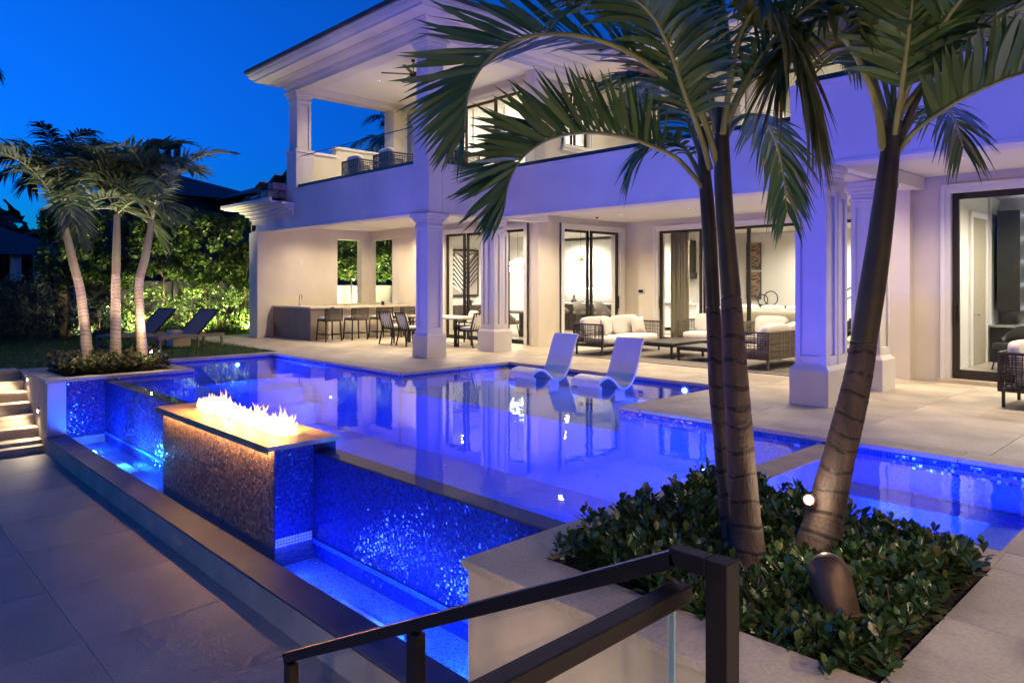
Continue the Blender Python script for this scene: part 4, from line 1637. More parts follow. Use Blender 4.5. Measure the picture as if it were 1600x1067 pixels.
coffee(-9.55, -8.66, 12.95, 14.5, .34, 'dark coffee table nearer the dark woven sofa')
coffee(-8.55, -7.6, 12.95, 13.95, .30, 'lower dark coffee table with the potted plant')
t = thing('potted_plant', 'small green plant in a dark bowl on the coffee table', 'plant', (-7.98, 13.65, .315))
MB().lathe([(.05, 0), (.10, .04), (.125, .10), (.115, .11)], 16).build('bowl', 'pot', t, smooth=True)
lf = MB()
for k in range(46):
    a = random.uniform(0, 6.28)
    e = random.uniform(.2, 1.3)
    d = Vector((math.cos(a) * math.cos(e), math.sin(a) * math.cos(e), math.sin(e)))
    s = Vector((-math.sin(a), math.cos(a), 0))
    p = Vector((0, 0, .1)) + d * random.uniform(.0, .08)
    l = random.uniform(.07, .12)
    lf.face([p, p + d * l * .5 + s * .03, p + d * l, p + d * l * .5 - s * .03])
lf.build('foliage', 'leaf_pot', t)

# --- in-pool loungers: one S-curved slab each


def pool_lounger(x0, label):
    prof = []
    ctrl = [(8.93, -.06), (8.96, .045), (9.10, .105), (9.25, .10), (9.40, .01), (9.52, -.085), (9.66, -.10), (9.80, -.03), (9.90, .12), (10.0, .36), (10.08, .56), (10.15, .68)]
    P = [Vector((0, a, b)) for a, b in ctrl]
    out = []
    for i in range(len(P) - 1):
        p0, p1, p2, p3 = P[max(i - 1, 0)], P[i], P[i + 1], P[min(i + 2, len(P) - 1)]
        for k in range(6):
            s = k / 6
            out.append(.5 * ((2 * p1) + (-p0 + p2) * s + (2 * p0 - 5 * p1 + 4 * p2 - p3) * s * s + (-p0 + 3 * p1 - 3 * p2 + p3) * s ** 3))
    out.append(P[-1])
    lo = []
    for i, p in enumerate(out):
        tg = (out[min(i + 1, len(out) - 1)] - out[max(i - 1, 0)]).normalized()
        n = Vector((0, -tg.z, tg.y))
        lo.append(p - n * .05)
    n = len(out)
    m = MB()
    W = .58
    for pts in (out, lo):
        for x in (0, W):
            m.v += [(x, p.y, p.z) for p in pts]
    T0, T1, B0, B1 = 0, n, 2 * n, 3 * n
    for i in range(n - 1):
        m.f += [(T0 + i, T1 + i, T1 + i + 1, T0 + i + 1), (B0 + i + 1, B1 + i + 1, B1 + i, B0 + i), (T0 + i + 1, B0 + i + 1, B0 + i, T0 + i), (T1 + i, B1 + i, B1 + i + 1, T1 + i + 1)]
    m.f += [(T0, B0, B1, T1), (T1 + n - 1, B1 + n - 1, B0 + n - 1, T0 + n - 1)]
    m.m = [0] * len(m.f)
    t = thing('pool_lounger', label, 'pool lounger', (x0, 9.0, -.34), group='white loungers on the sun shelf')
    for i in range(len(m.v)):
        v = m.v[i]
        m.v[i] = (v[0], v[1] - 9.0, v[2] + .34)
    o = m.build('shell', 'lounger', t, bev=.012)
    f = MB()
    f.box(.05, W - .05, .42, .70, .001, .215)
    f.box(.05, W - .05, .03, .10, .001, .30)
    f.build('foot', 'lounger', t, bev=.02)
    return t


pool_lounger(-9.42, 'white curved pool lounger on the shelf, nearer the house corner')
pool_lounger(-7.93, 'white curved pool lounger on the shelf, nearer the palm trunks')

# --- lawn chaises


def chaise(loc, rz, label):
    t = thing('chaise_lounge', label, 'chaise lounge', loc, rz, group='dark sling chaises on the lawn')
    W, L = .34, 1.95
    for sx in (-1, 1):
        for y in (.05, L - .08):
            MB().box(sx * W - .025, sx * W + .025, y - .025, y + .025, 0, .33).build('leg', 'sling', t)
        MB().box(sx * W - .022, sx * W + .022, 0, L, .28, .34).build('side_rail', 'sling', t, bev=.004)
        MB().box(sx * W - .02, sx * W + .02, 1.12, 1.16, 0, .28).build('leg', 'sling', t)
    for yy in (0, L - .04):
        MB().box(-W, W, yy, yy + .04, .285, .335).build('cross_rail', 'sling', t)
    MB().box(-W + .02, W - .02, .04, 1.16, .336, .35).build('seat', 'sling', t, bev=.004)
    b = MB()
    b.box(-W + .01, W - .01, 0, .86, -.008, .008)
    b.xf(Matrix.Translation((0, 1.14, .35)) @ Matrix.Rotation(R_(43), 4, 'X'))
    bk = b.build('backrest', 'sling', t)
    f = MB()
    for sx in (-1, 1):
        f.box(sx * W - .02, sx * W + .02, -.02, .88, -.02, .02)
    f.box(-W, W, .86, .89, -.02, .02)
    f.xf(Matrix.Translation((0, 1.14, .35)) @ Matrix.Rotation(R_(43), 4, 'X'))
    f.build('back_frame', 'dark_metal', t)
    return t


chaise((-18.72, 5.75, -.02), .33, 'dark sling chaise lounge on the lawn, nearer the patio')
chaise((-19.95, 5.1, -.02), .33, 'dark sling chaise lounge on the lawn, farther back by the hedge')
o = MB().box(-.23, .23, -.23, .23, 0, .42).build('side_block', 'block', None, bev=.02)
o.location = (-19.6, 6.75, -.02)
tag(o, 'square pale stone side table between the lawn chaises', 'side table')

# --- balcony chairs and fan
bc = make_sofa('balcony_chair', 'woven balcony chair behind the glass, middle of the three', 'chair', .8, 1, grp='woven chairs on the balcony')
bc.location = (-16.4, 10.15, 4.165)
bc.rotation_euler = (0, 0, math.pi / 2)
dup(bc, (-15.0, 10.15, 4.165), math.pi / 2 - .1, 'woven balcony chair closest to the corner column, on its bar side')
dup(bc, (-13.6, 11.4, 4.165), math.pi / 2 + .4, 'woven balcony chair just right of the corner column upstairs')
t = thing('ceiling_fan', 'thin bladed ceiling fan under the balcony roof', 'ceiling fan', (-14.6, 10.6, 7.14))
MB().lathe([(.05, 0), (.05, -.05), (.012, -.06), (.012, -.3), (.08, -.31), (.09, -.4), (.04, -.44)], 16).build('motor', 'dark_metal', t, smooth=True)
for k in range(5):
    a = k * 2 * math.pi / 5 + .35
    MB().bar((.06 * math.cos(a), .06 * math.sin(a), -.36), (.78 * math.cos(a), .78 * math.sin(a), -.36), .09, .012).build('blade', 'wood_dark', t)

# ================================================================== INSIDE
# zigzag picture
t = thing('zigzag_picture', 'large black and white zigzag picture with pink fields', 'picture', (-19.98, 16.45, 2.0), 0)
MB().box(0, .05, -.95, .95, -.85, .85).build('frame', 'art_black', t, bev=.004)
MB().box(.05, .055, -.87, .87, -.77, .77).build('canvas', 'art_pink', t)
zz = MB()
for k in range(9):
    o_ = -.8 + .17 * k
    pts = [(-.85, o_ - .35), (-.25, o_ + .35), (.2, o_ - .1), (.85, o_ + .55)]
    for a, b in zip(pts[:-1], pts[1:]):
        z0_, z1_ = max(-.74, min(.74, a[1])), max(-.74, min(.74, b[1]))
        if abs(z0_ - z1_) > .02:
            zz.bar((.058, a[0], z0_), (.058, b[0], z1_), .006, .065, up=(0, .7, .7))
zz.cur = 0
zz.build('white_stripes', 'art_white', t)
zb = MB()
for k in range(9):
    o_ = -.715 + .17 * k
    pts = [(-.85, o_ - .35), (-.25, o_ + .35), (.2, o_ - .1), (.85, o_ + .55)]
    for a, b in zip(pts[:-1], pts[1:]):
        z0_, z1_ = max(-.74, min(.74, a[1])), max(-.74, min(.74, b[1]))
        if abs(z0_ - z1_) > .02:
            zb.bar((.0575, a[0], z0_), (.0575, b[0], z1_), .006, .085, up=(0, .7, .7))
zb.build('black_stripes', 'art_black', t)
t = thing('sideboard', 'dark sideboard below the zigzag picture', 'sideboard', (-19.7, 16.4, 0))
MB().box(-.25, .25, -1.1, 1.1, .1, .85).build('cabinet', 'wood_dark', t)
for k in range(4):
    MB().box(.25, .262, -1.08 + .545 * k, -1.08 + .545 * k + .525, .14, .82).build('door', 'wood_dark', t, bev=.004)
for sx in (-.2, .2):
    for sy in (-1, 1):
        MB().box(sx - .02, sx + .02, sy - .02, sy + .02, 0, .1).build('leg', 'dark_metal', t)
t = thing('table_plant', 'leafy plant on the dark sideboard', 'plant', (-19.65, 16.7, .85))
MB().lathe([(.08, 0), (.12, .06), (.10, .1)], 14).build('bowl', 'pot', t, smooth=True)
lf = MB()
for k in range(50):
    a = random.uniform(0, 6.28)
    e = random.uniform(.05, .8)
    d = Vector((math.cos(a) * math.cos(e), math.sin(a) * math.cos(e), math.sin(e)))
    s = Vector((-math.sin(a), math.cos(a), 0))
    p = Vector((0, 0, .08))
    l = random.uniform(.15, .3)
    lf.face([p, p + d * l * .5 + s * .035, p + d * l, p + d * l * .5 - s * .035])
lf.build('foliage', 'leaf_pot', t)


def room_chair(label, loc, rz, m='grey_seat', cat='chair', grp=None, h=.46):
    t = thing('upholstered_chair', label, cat, loc, rz, group=grp)
    for sx in (-1, 1):
        for sy in (-1, 1):
            MB().bar((sx * .23, sy * .22, 0), (sx * .17, sy * .16, h - .05), .028).build('leg', 'dark_metal', t)
    MB().cushion(-.26, .26, -.25, .26, h - .08, h + .06).build('seat', m, t, smooth=True)
    b = MB()
    n = 12
    pr = [(.0, h - .05), (.0, h + .4)]
    for k in range(n + 1):
        a = math.pi * (.0 + 1.0 * k / n) + math.pi
        c, s = math.cos(a), math.sin(a)
        rise = .42 * max(.25, -s) ** .6
        b.v += [(c * .27, s * .26, h - .05), (c * .31, s * .31 - .02, h - .05 + rise), (c * .25, s * .25, h - .05 + rise), (c * .22, s * .21, h - .05)]
    for k in range(n):
        for i in range(4):
            j = (i + 1) % 4
            b.f.append((k * 4 + i, k * 4 + j, k * 4 + 4 + j, k * 4 + 4 + i))
            b.m.append(0)
    b.f += [(0, 1, 2, 3), (n * 4 + 3, n * 4 + 2, n * 4 + 1, n * 4)]
    b.m += [0, 0]
    b.build('backrest', m, t, smooth=True)
    return t


t = thing('dining_table', 'indoor dining table under the glass chandelier', 'table', (-16.6, 15.8, 0))
MB().box(-1.1, 1.1, -.5, .5, .71, .75).build('table_top', 'wood_dark', t, bev=.004)
for sx in (-1, 1):
    MB().box(sx * .8 - .08, sx * .8 + .08, -.3, .3, 0, .71).build('leg', 'wood_dark', t)
for x, y, rz, l in ((-15.2, 15.8, math.pi / 2, 'grey indoor chair at the end of the dining table by the door'), (-15.9, 15.1, 0, 'grey indoor chair on the near side of the indoor dining table'), (-16.8, 15.1, 0, 'grey indoor chair on the near side, deeper in the dining room'), (-15.9, 16.5, math.pi, 'grey indoor chair on the far side of the indoor dining table')):
    room_chair(l, (x, y, 0), rz, grp='indoor dining chairs')
t = thing('chandelier', 'chandelier of clear lit glass rods over the indoor dining table', 'chandelier', (-16.3, 15.85, 3.4))
MB().tube([(0, 0, 0), (0, 0, -1.0)], .01, 8).build('stem', 'steel', t)
MB().lathe([(.12, 0), (.12, -.02)], 16).build('ceiling_plate', 'steel', t)
for k in range(16):
    a = k * 2.4
    rr2 = .12 + .28 * ((k * 7) % 16) / 16
    z = -1.0 - .45 * ((k * 5) % 16) / 16
    MB().bar((0, 0, z), (rr2 * math.cos(a), rr2 * math.sin(a), z), .01).tube([(rr2 * math.cos(a), rr2 * math.sin(a), z - .1), (rr2 * math.cos(a), rr2 * math.sin(a), z + .02)], .02, 8).build('glass_rod', 'lamp_cool', t)
# kitchen
t = thing('kitchen_cabinets', 'white kitchen cabinets with a glowing backsplash', 'cabinets', (-16.5, 21.6, 0))
for k in range(6):
    x = -19.9 + k * .95
    MB().box(x, x + .94, 21.25, 21.79, .1, .9).build('base_unit', 'cabinet_white', t, world=True, bev=.006)
    if k < 5:
        MB().box(x, x + .94, 21.42, 21.79, 1.45, 3.3).build('wall_unit', 'cabinet_white', t, world=True, bev=.008)
MB().box(-19.95, -14.2, 21.2, 21.79, .9, .95).build('counter', 'marble', t, world=True)
MB().box(-19.9, -15.2, 21.6, 21.7, 1.425, 1.448).build('under_light', 'lamp_undercab', t, world=True)
t = thing('range_hood', 'tall black range hood above white counter', 'range hood', (-13.9, 21.5, 0))
MB().prism([(-14.15, 21.3), (-13.6, 21.3), (-13.6, 21.78), (-14.15, 21.78)], 2.0, 3.1).build('chimney', 'black_plastic', t, world=True, bev=.01)
MB().box(-14.2, -13.55, 21.2, 21.78, 1.78, 1.99).build('hood', 'black_plastic', t, world=True, bev=.01)
t = thing('counter_cabinet', 'white counter with small dark ornaments under the hood', 'counter', (-13.8, 21.4, 0))
MB().box(-14.15, -13.2, 21.15, 21.78, 0, .9).build('base_unit', 'cabinet_white', t, world=True)
MB().box(-14.17, -13.18, 21.1, 21.79, .9, .95).build('top', 'cabinet_white', t, world=True)
t = thing('kitchen_island', 'dark kitchen island with a pale stone top', 'kitchen island', (-16.2, 19.2, 0))
MB().box(-1.4, 1.4, -.4, .45, 0, .9).build('base', 'wood_dark', t)
MB().box(-1.55, 1.55, -.55, .5, .9, .95).build('top', 'marble', t, bev=.004)
for x, l in ((-16.9, 'grey counter stool at the kitchen island, deeper one'), (-15.9, 'grey counter stool at the middle of the kitchen island'), (-15.0, 'grey counter stool at the island end by the glass door')):
    room_chair(l, (x, 18.5, 0), 0, cat='stool', grp='stools at the kitchen island', h=.66)
for (x, y, l) in ((-16.2, 19.1, 'silver ornament on the kitchen island'), (-16.9, 19.2, 'small dark jar on the kitchen island')):
    o = MB().lathe([(.09, 0), (.11, .06), (.06, .13), (.03, .16), (.05, .2), (.02, .26), (.003, .3)], 14).build('island_ornament', 'steel' if 'silver' in l else 'pot', None, smooth=True)
    o.location = (x, y, .95)
    tag(o, l, 'ornament')
t = thing('pendant_light', 'small brass pendant light in the kitchen', 'pendant light', (-16.6, 19.2, 3.4))
MB().tube([(0, 0, 0), (0, 0, -.85)], .006, 6).build('cord', 'dark_metal', t)
MB().lathe([(.02, -.83), (.09, -.9), (.12, -1.0)], 14).build('shade', 'brass', t, smooth=True)
# living room
cu = MB()
n = 60
for k in range(n + 1):
    x = -11.98 + .62 * k / n
    y = 17.85 + .045 * math.sin(k * 1.15) + .015 * math.sin(k * .37)
    cu.v += [(x, y, .03), (x, y + .01 * math.sin(k), 3.15)]
for k in range(n):
    cu.f.append((2 * k, 2 * k + 2, 2 * k + 3, 2 * k + 1))
    cu.m.append(0)
o = cu.build('curtain', 'curtain', None, smooth=True)
so = o.modifiers.new('thick', 'SOLIDIFY')
so.thickness = .006
tag(o, 'gathered beige curtain inside the living room glass door', 'curtain')
for z, l in ((2.58, 'upper of the two dark wave pictures in the living room'), (1.55, 'lower of the two blue and tan wave pictures in the living room')):
    t = thing('wave_picture', l, 'picture', (-12.62, 23.97, z), group='wave pictures')
    MB().box(-.26, .26, -.02, .02, -.48, .48).build('canvas', 'art_waves', t)
    for xx in (-.275, .262):
        MB().box(xx, xx + .013, -.03, .03, -.49, .49).build('frame', 'black_plastic', t)
t = thing('console_table', 'dark console table below the wave pictures', 'console', (-11.6, 23.2, 0))
MB().box(-1.2, 1.2, -.2, .2, .8, .86).build('top', 'wood_dark', t)
for sx in (-1.1, 1.1):
    MB().box(sx - .03, sx + .03, -.18, .18, 0, .8).build('leg', 'wood_dark', t)
t = thing('ring_sculpture', 'sculpture of two dark metal rings on the console', 'sculpture', (-11.75, 23.2, .86))
for cx, cz, r_ in ((-.12, .2, .18), (.14, .26, .24)):
    MB().tube([(cx + r_ * math.cos(a), .03 * (1 if cx > 0 else -1), cz + r_ * math.sin(a)) for a in np.linspace(0, 2 * math.pi, 26)], .018, 8, cap=False).build('ring', 'dark_metal', t, smooth=True)
MB().box(-.3, .3, -.08, .08, 0, .03).build('base', 'dark_metal', t)
t = thing('indoor_sofa', 'cream indoor sofa with pillows inside the living room', 'sofa', (-9.8, 19.6, 0))
MB().cushion(-1.3, 1.3, -.1, .9, .1, .45).build('seat', 'fabric_white', t, smooth=True)
MB().cushion(-1.3, 1.3, -.22, .08, .1, .85).build('backrest', 'curtain', t, smooth=True)
for sx in (-1, 1):
    MB().cushion(sx * 1.35 - .14, sx * 1.35 + .14, -.2, .9, .1, .62).build('arm', 'fabric_white', t, smooth=True)
for k in range(3):
    MB().cushion(-1.1 + .75 * k, -.4 + .75 * k, .0, .22, .55, 1.0).build('back_cushion', 'fabric_white', t, smooth=True)
# stair seen through the far glass
t = thing('indoor_staircase', 'dark open staircase rising inside behind the far glass', 'staircase', (-8.2, 20.5, 0))
for k in range(9):
    MB().box(-8.6 + .27 * k, -8.3 + .27 * k, 20, 21.1, .17 * (k + 1) - .05, .17 * (k + 1)).build('tread', 'wood_dark', t, world=True)
for y in (20.02, 21.08):
    MB().bar((-8.6, y, .95), (-6.2, y, 2.5), .04).build('rail', 'steel', t, world=True)
    MB().bar((-8.6, y, 0), (-6.2, y, 1.5), .05, .2).build('stringer', 'dark_metal', t, world=True)
# study
t = thing('study_cabinet', 'tall dark cabinet with lit glass shelves in the study', 'cabinet', (-3.2, 17.9, 0))
MB().box(-3.85, -3.45, 17.5, 18.19, 1.05, 3.1).build('tall_door', 'black_seat', t, world=True, bev=.006)
MB().box(-3.42, -1.2, 18.1, 18.19, 1.05, 3.1).build('back_panel', 'marble', t, world=True)
for k in range(5):
    MB().box(-3.42, -1.2, 17.7, 18.1, 1.05 + .48 * k, 1.075 + .48 * k).build('shelf', 'clear_glass', t, world=True)
    MB().box(-3.42, -1.2, 18.06, 18.09, 1.09 + .48 * k, 1.105 + .48 * k).build('shelf_light', 'lamp_cool', t, world=True)
MB().box(-3.95, -1.0, 17.4, 18.19, .0, .72).build('base_unit', 'black_seat', t, world=True)
MB().box(-3.98, -1.0, 17.35, 18.19, .72, .76).box(-3.98, -1, 18.15, 18.19, .76, 1.05).build('counter', 'marble', t, world=True)
room_chair('black tub chair inside the study doorway', (-3.25, 15.9, 0), 2.6, 'black_seat', grp=None)
dr = hp(MB().box(-3.998, -3.97, 16.2, 17.15, 0, 2.9), 'interior_door', 'curtain')
MB().box(-3.999, -3.95, 16.08, 16.2, 0, 3.02).box(-3.999, -3.95, 17.15, 17.27, 0, 3.02).box(-3.999, -3.95, 16.2, 17.15, 2.9, 3.02).build('casing', 'trim', dr, world=True, bev=.005)
MB().bar((-3.96, 16.3, 1.0), (-3.9, 16.3, 1.0), .02).bar((-3.9, 16.3, 1.0), (-3.9, 16.42, 1.0), .02).build('handle', 'steel', dr, world=True)
# blinds upstairs
for k, (x0_, x1_) in enumerate(((-17.5, -16.3), (-16.2, -14.95), (-14.85, -13.6))):
    b = MB()
    for i in range(40):
        xa = x0_ + (x1_ - x0_) * i / 40
        xb = x0_ + (x1_ - x0_) * (i + 1) / 40
        b.face([(xa, 13.95 + .02 * math.sin(i * 1.3), 4.22), (xb, 13.95 + .02 * math.sin((i + 1) * 1.3), 4.22), (xb, 13.95 + .02 * math.sin((i + 1) * 1.3), 6.9), (xa, 13.95 + .02 * math.sin(i * 1.3), 6.9)])
    hp(b, 'sheer_curtain', 'sheer')

# ================================================================== PALMS


def spline(pts, n):
    P = [Vector(p) for p in pts]
    out = []
    m = len(P) - 1
    for q in range(n + 1):
        s = q / n * m
        i = min(int(s), m - 1)
        s -= i
        p0, p1, p2, p3 = P[max(i - 1, 0)], P[i], P[i + 1], P[min(i + 2, m)]
        out.append(.5 * ((2 * p1) + (-p0 + p2) * s + (2 * p0 - 5 * p1 + 4 * p2 - p3) * s * s + (-p0 + 3 * p1 - 3 * p2 + p3) * s ** 3))
    return out


def frond(path, parent, L=.5, n=46, W=.045, up=(0, 0, 1), droop=.35, vang=.45, rad=.016, start=.22, seg=5, mats=('frond', 'rachis'), seed=0, origin=(0, 0, 0), ragged=.12, amax=1.15, amin=.5):
    r = random.Random(seed)
    S = spline([Vector(p) - Vector(origin) for p in path], 48)
    m = MB()
    m.cur = 1
    m.tube(S, [rad * (1 - .85 * i / 48) + .0015 for i in range(49)], 6)
    m.cur = 0
    T = [(S[min(i + 1, 48)] - S[max(i - 1, 0)]).normalized() for i in range(49)]
    N = []
    nn = Vector(up)
    for t in T:
        nn = (nn - t * nn.dot(t)).normalized()
        N.append(nn)
    prof = [.30, .85, 1.0, .85, .5, .03] if seg == 5 else [.35, 1.0, .75, .03]
    for k in range(n):
        t = start + (1 - start) * (k + .5) / n
        for side in (-1, 1):
            tt = min(.999, max(0, t + r.uniform(-.006, .006)))
            f = tt * 48
            i = int(f)
            p = S[i].lerp(S[min(i + 1, 48)], f - i)
            Tg = T[i]
            Nn = N[i]
            Sd = Tg.cross(Nn) * side
            q = (tt - start) / (1 - start)
            a = amax + (amin - amax) * q + r.uniform(-.10, .10)
            v = vang * (1 - .3 * q) + r.uniform(-.22, .22)
            l = L * (math.sin(math.pi * (.17 + .72 * q)) ** .7) * r.uniform(1 - ragged, 1 + ragged * .5)
            d = (Tg * math.cos(a) + (Sd * math.cos(v) + Nn * math.sin(v)) * math.sin(a)).normalized()
            wa = (Tg - d * Tg.dot(d)).normalized()
            tw = r.uniform(-.5, .5)
            cr = d.cross(wa)
            wa = wa * math.cos(tw) + cr * math.sin(tw)
            dr_ = droop * r.uniform(.6, 1.5)
            bend = r.uniform(-.12, .12)
            base = len(m.v)
            for sgi in range(seg + 1):
                s = sgi / seg
                c = p + d * (l * s) + Vector((0, 0, -1)) * (dr_ * l * s * s) + wa * (bend * l * s * s)
                hw = W * prof[sgi] * .5 * (.75 + .5 * l / L)
                m.v.append(tuple(c - wa * hw))
                m.v.append(tuple(c + wa * hw))
            for sgi in range(seg):
                b = base + 2 * sgi
                m.f.append((b, b + 1, b + 3, b + 2))
                m.m.append(0)
    o = m.build('frond', list(mats), parent, smooth=True)
    return o


def arc_path(c, az, e0, L, curl, n=9, side=0.):
    """a frond's midrib that leaves c at elevation e0 and bends down"""
    p = Vector(c)
    out = [p.copy()]
    e = e0
    for k in range(n):
        st_ = L / n
        out.append(p + Vector((math.cos(az) * math.cos(e), math.sin(az) * math.cos(e), math.sin(e))) * st_)
        p = out[-1]
        e -= curl / n * (0.5 + 1.0 * k / n)
        az += side / n
    return out


def trunk(path, radii, parent, m='trunk', ring=.075, shaft_from=None, origin=(0, 0, 0), name='trunk', shaft_mat='crownshaft'):
    S = spline([Vector(p) - Vector(origin) for p in path], 330)
    ln = [0]
    for i in range(1, len(S)):
        ln.append(ln[-1] + (S[i] - S[i - 1]).length)
    tot = ln[-1]
    mr = len(radii) - 1

    def rad(s):
        f = s / tot * mr
        i = min(int(f), mr - 1)
        return radii[i] + (radii[i + 1] - radii[i]) * (f - i)
    cut = len(S) if shaft_from is None else next(i for i in range(len(S)) if ln[i] >= shaft_from * tot)
    rr_2 = random.Random(5)
    rings = []
    q = ring * .4
    while q < tot:
        rings.append(q)
        q += ring * rr_2.uniform(.75, 1.25)
    R1, dk = [], []
    for i in range(cut):
        s = ln[i]
        dmin = min(abs(s - q) for q in rings)
        g = math.exp(-(dmin / .012) ** 2)
        R1.append(rad(s) * (1 + .05 * math.exp(-(dmin / .02) ** 2) - .055 * g) * (1 + rr_2.uniform(-.006, .006)))
        dk.append(1 if dmin < .010 else 0)
    tm = MB().tube(S[:cut], R1, 18)
    for i in range(cut - 1):
        for k in range(18):
            tm.m[i * 18 + k] = dk[i] if rr_2.random() < .8 else 0
    for i in range(cut):
        c = S[i]
        for k in range(18):
            v = Vector(tm.v[i * 18 + k])
            tm.v[i * 18 + k] = tuple(c + (v - c) * (1 + rr_2.uniform(-.012, .012)) + Vector((0, 0, .012 * math.sin(k * .7 + i * .05))))
    tm.build(name, [m, m + '_ring'], parent, smooth=True)
    if cut < len(S):
        k = len(S) - cut
        R2 = [rad(ln[i]) * (1.0 + .10 * math.sin(math.pi * min(1, (i - cut) / k * 1.3))) for i in range(cut - 1, len(S))]
        MB().tube(S[cut - 1:], R2, 18).build('crownshaft', shaft_mat, parent, smooth=True)


D0 = 4.0
pa = thing('palm_tree', 'twin palm trunks side by side in the near planter, left of the leaning palm', 'palm tree', (-2.0, 3.75, -.06))
og = tuple(pa.location)
trunk([at(1172, 905, 4.05), at(1164, 800, 4.05), at(1157, 700, 4.05), at(1150, 600, 4.05), at(1142, 460, 4.05), at(1132, 330, 4.05), at(1128, 240, 4.05), at(1128, 170, 4.05)], [.105, .084, .074, .068, .058, .046, .043, .038], pa, ring=.12, shaft_from=.60, origin=og)
trunk([at(1150, 890, 4.25), at(1140, 800, 4.25), at(1130, 700, 4.25), at(1120, 600, 4.25), at(1113, 450, 4.25), at(1106, 330, 4.25), at(1100, 260, 4.25), at(1098, 200, 4.25)], [.066, .058, .052, .047, .042, .039, .036, .03], pa, ring=.12, shaft_from=.60, origin=og)
C1 = at(1126, 215, 4.05)
C2 = at(1102, 290, 4.25)
FR = dict(origin=og, parent=pa)
# great arch to the left
frond([at(1122, 262, 4.05), at(1095, 175, 3.97), at(1050, 128, 3.92), at(973, 77, 3.8), at(903, 56, 3.72), at(844, 55, 3.64), at(790, 70, 3.58), at(752, 106, 3.52), at(731, 150, 3.48), at(726, 205, 3.46)], L=.50, n=77, W=0.0275, droop=.06, vang=1.2, seed=1, rad=.018, start=.2, up=(-.2, -.2, 1), **FR)
# lower arch
frond([at(1103, 300, 4.25), at(1060, 250, 4.15), at(1016, 228, 4.05), at(987, 217, 4.0), at(931, 208, 3.9), at(883, 211, 3.82), at(847, 223, 3.76), at(815, 248, 3.7), at(795, 285, 3.66), at(788, 325, 3.64)], L=.46, n=71, W=0.0258, droop=.06, vang=1.2, seed=2, rad=.014, start=.16, up=(-.2, -.2, 1), **FR)
# hanging frond with yellowing tips
frond([at(1129, 210, 4.0), at(1140, 135, 3.9), at(1155, 60, 3.8), at(1180, 15, 3.7), at(1212, 22, 3.6), at(1240, 70, 3.52), at(1262, 130, 3.48), at(1275, 185, 3.46)], L=.42, n=61, W=0.0310, droop=.75, vang=.1, seed=3, start=.34, mats=('frond_old', 'rachis'), **FR)
frond([at(1118, 210, 4.05), at(1107, 138, 4.1), at(1056, 42, 4.2), at(1025, -5, 4.3), at(985, -40, 4.4), at(930, -55, 4.5), at(880, -45, 4.6)], L=.55, n=67, W=0.0310, droop=.3, vang=.5, seed=4, **FR)
frond([at(1110, 265, 4.1), at(1093, 208, 4.0), at(1067, 140, 3.85), at(1045, 75, 3.7), at(1015, 20, 3.55), at(970, -10, 3.4), at(920, 0, 3.3)], L=.5, n=67, W=0.0310, droop=.35, vang=.45, seed=5, **FR)
frond([at(1132, 205, 4.1), at(1165, 130, 4.3), at(1200, 60, 4.5), at(1245, 25, 4.7), at(1300, 40, 4.9), at(1340, 90, 5.0)], L=.42, n=58, W=0.0275, droop=.4, vang=.4, seed=6, **FR)
frond([at(1130, 205, 4.0), at(1140, 120, 4.0), at(1135, 40, 4.05), at(1120, -40, 4.1), at(1090, -110, 4.2), at(1040, -150, 4.3)], L=.5, n=61, W=0.0310, droop=.25, vang=.5, seed=7, **FR)
frond([at(1104, 280, 4.25), at(1085, 215, 4.45), at(1060, 160, 4.6), at(1030, 125, 4.8), at(990, 115, 5.0), at(960, 125, 5.1)], L=.42, n=52, W=0.0258, droop=.4, vang=.35, seed=8, **FR)
frond([at(1130, 220, 4.1), at(1150, 190, 4.35), at(1178, 180, 4.6), at(1205, 205, 4.8), at(1222, 260, 4.9), at(1230, 330, 4.95)], L=.36, n=52, W=0.0215, droop=.5, vang=.1, seed=9, amax=.8, **FR)
frond([at(1100, 290, 4.25), at(1075, 240, 4.4), at(1042, 215, 4.5), at(1005, 235, 4.55), at(985, 265, 4.6)], L=.26, n=40, W=0.0189, droop=.5, vang=.2, seed=11, **FR)
for k, (az, e0, L_, cu_) in enumerate(((2.6, 1.0, 1.5, 1.9), (1.2, 1.1, 1.5, 1.8), (.3, 1.2, 1.4, 1.7))):
    frond(arc_path(C1, az, e0, L_, cu_), L=.42, n=55, W=0.0275, droop=.35, vang=.35, seed=20 + k, **FR)

pb_ = thing('palm_tree', 'palm leaning to the right behind the garden spotlight in the near planter', 'palm tree', (-1.8, 4.05, -.06))
og = tuple(pb_.location)
FR = dict(origin=og, parent=pb_)
trunk([at(1268, 905, 4.1), at(1283, 830, 4.1), at(1300, 760, 4.1), at(1320, 680, 4.1), at(1340, 590, 4.1), at(1355, 500, 4.1), at(1372, 390, 4.1), at(1386, 280, 4.1), at(1396, 190, 4.1)], [.150, .106, .087, .079, .072, .066, .059, .055, .047], pb_, ring=.105, shaft_from=.52, origin=og)
CB = at(1396, 195, 4.1)
frond([at(1402, 239, 4.1), at(1433, 202, 4.0), at(1489, 163, 3.85), at(1545, 135, 3.7), at(1600, 115, 3.55), at(1660, 112, 3.4), at(1720, 130, 3.3)], L=.42, n=55, W=0.0344, droop=.05, vang=.95, seed=31, start=.22, **FR)
frond([at(1380, 235, 4.1), at(1371, 169, 4.05), at(1354, 121, 4.0), at(1331, 76, 3.95), at(1305, 48, 3.9), at(1270, 45, 3.85), at(1235, 75, 3.8), at(1215, 130, 3.78)], L=.40, n=55, W=0.0310, droop=.7, vang=.15, seed=32, rad=.024, start=.42, mats=('frond_old', 'rachis'), **FR)
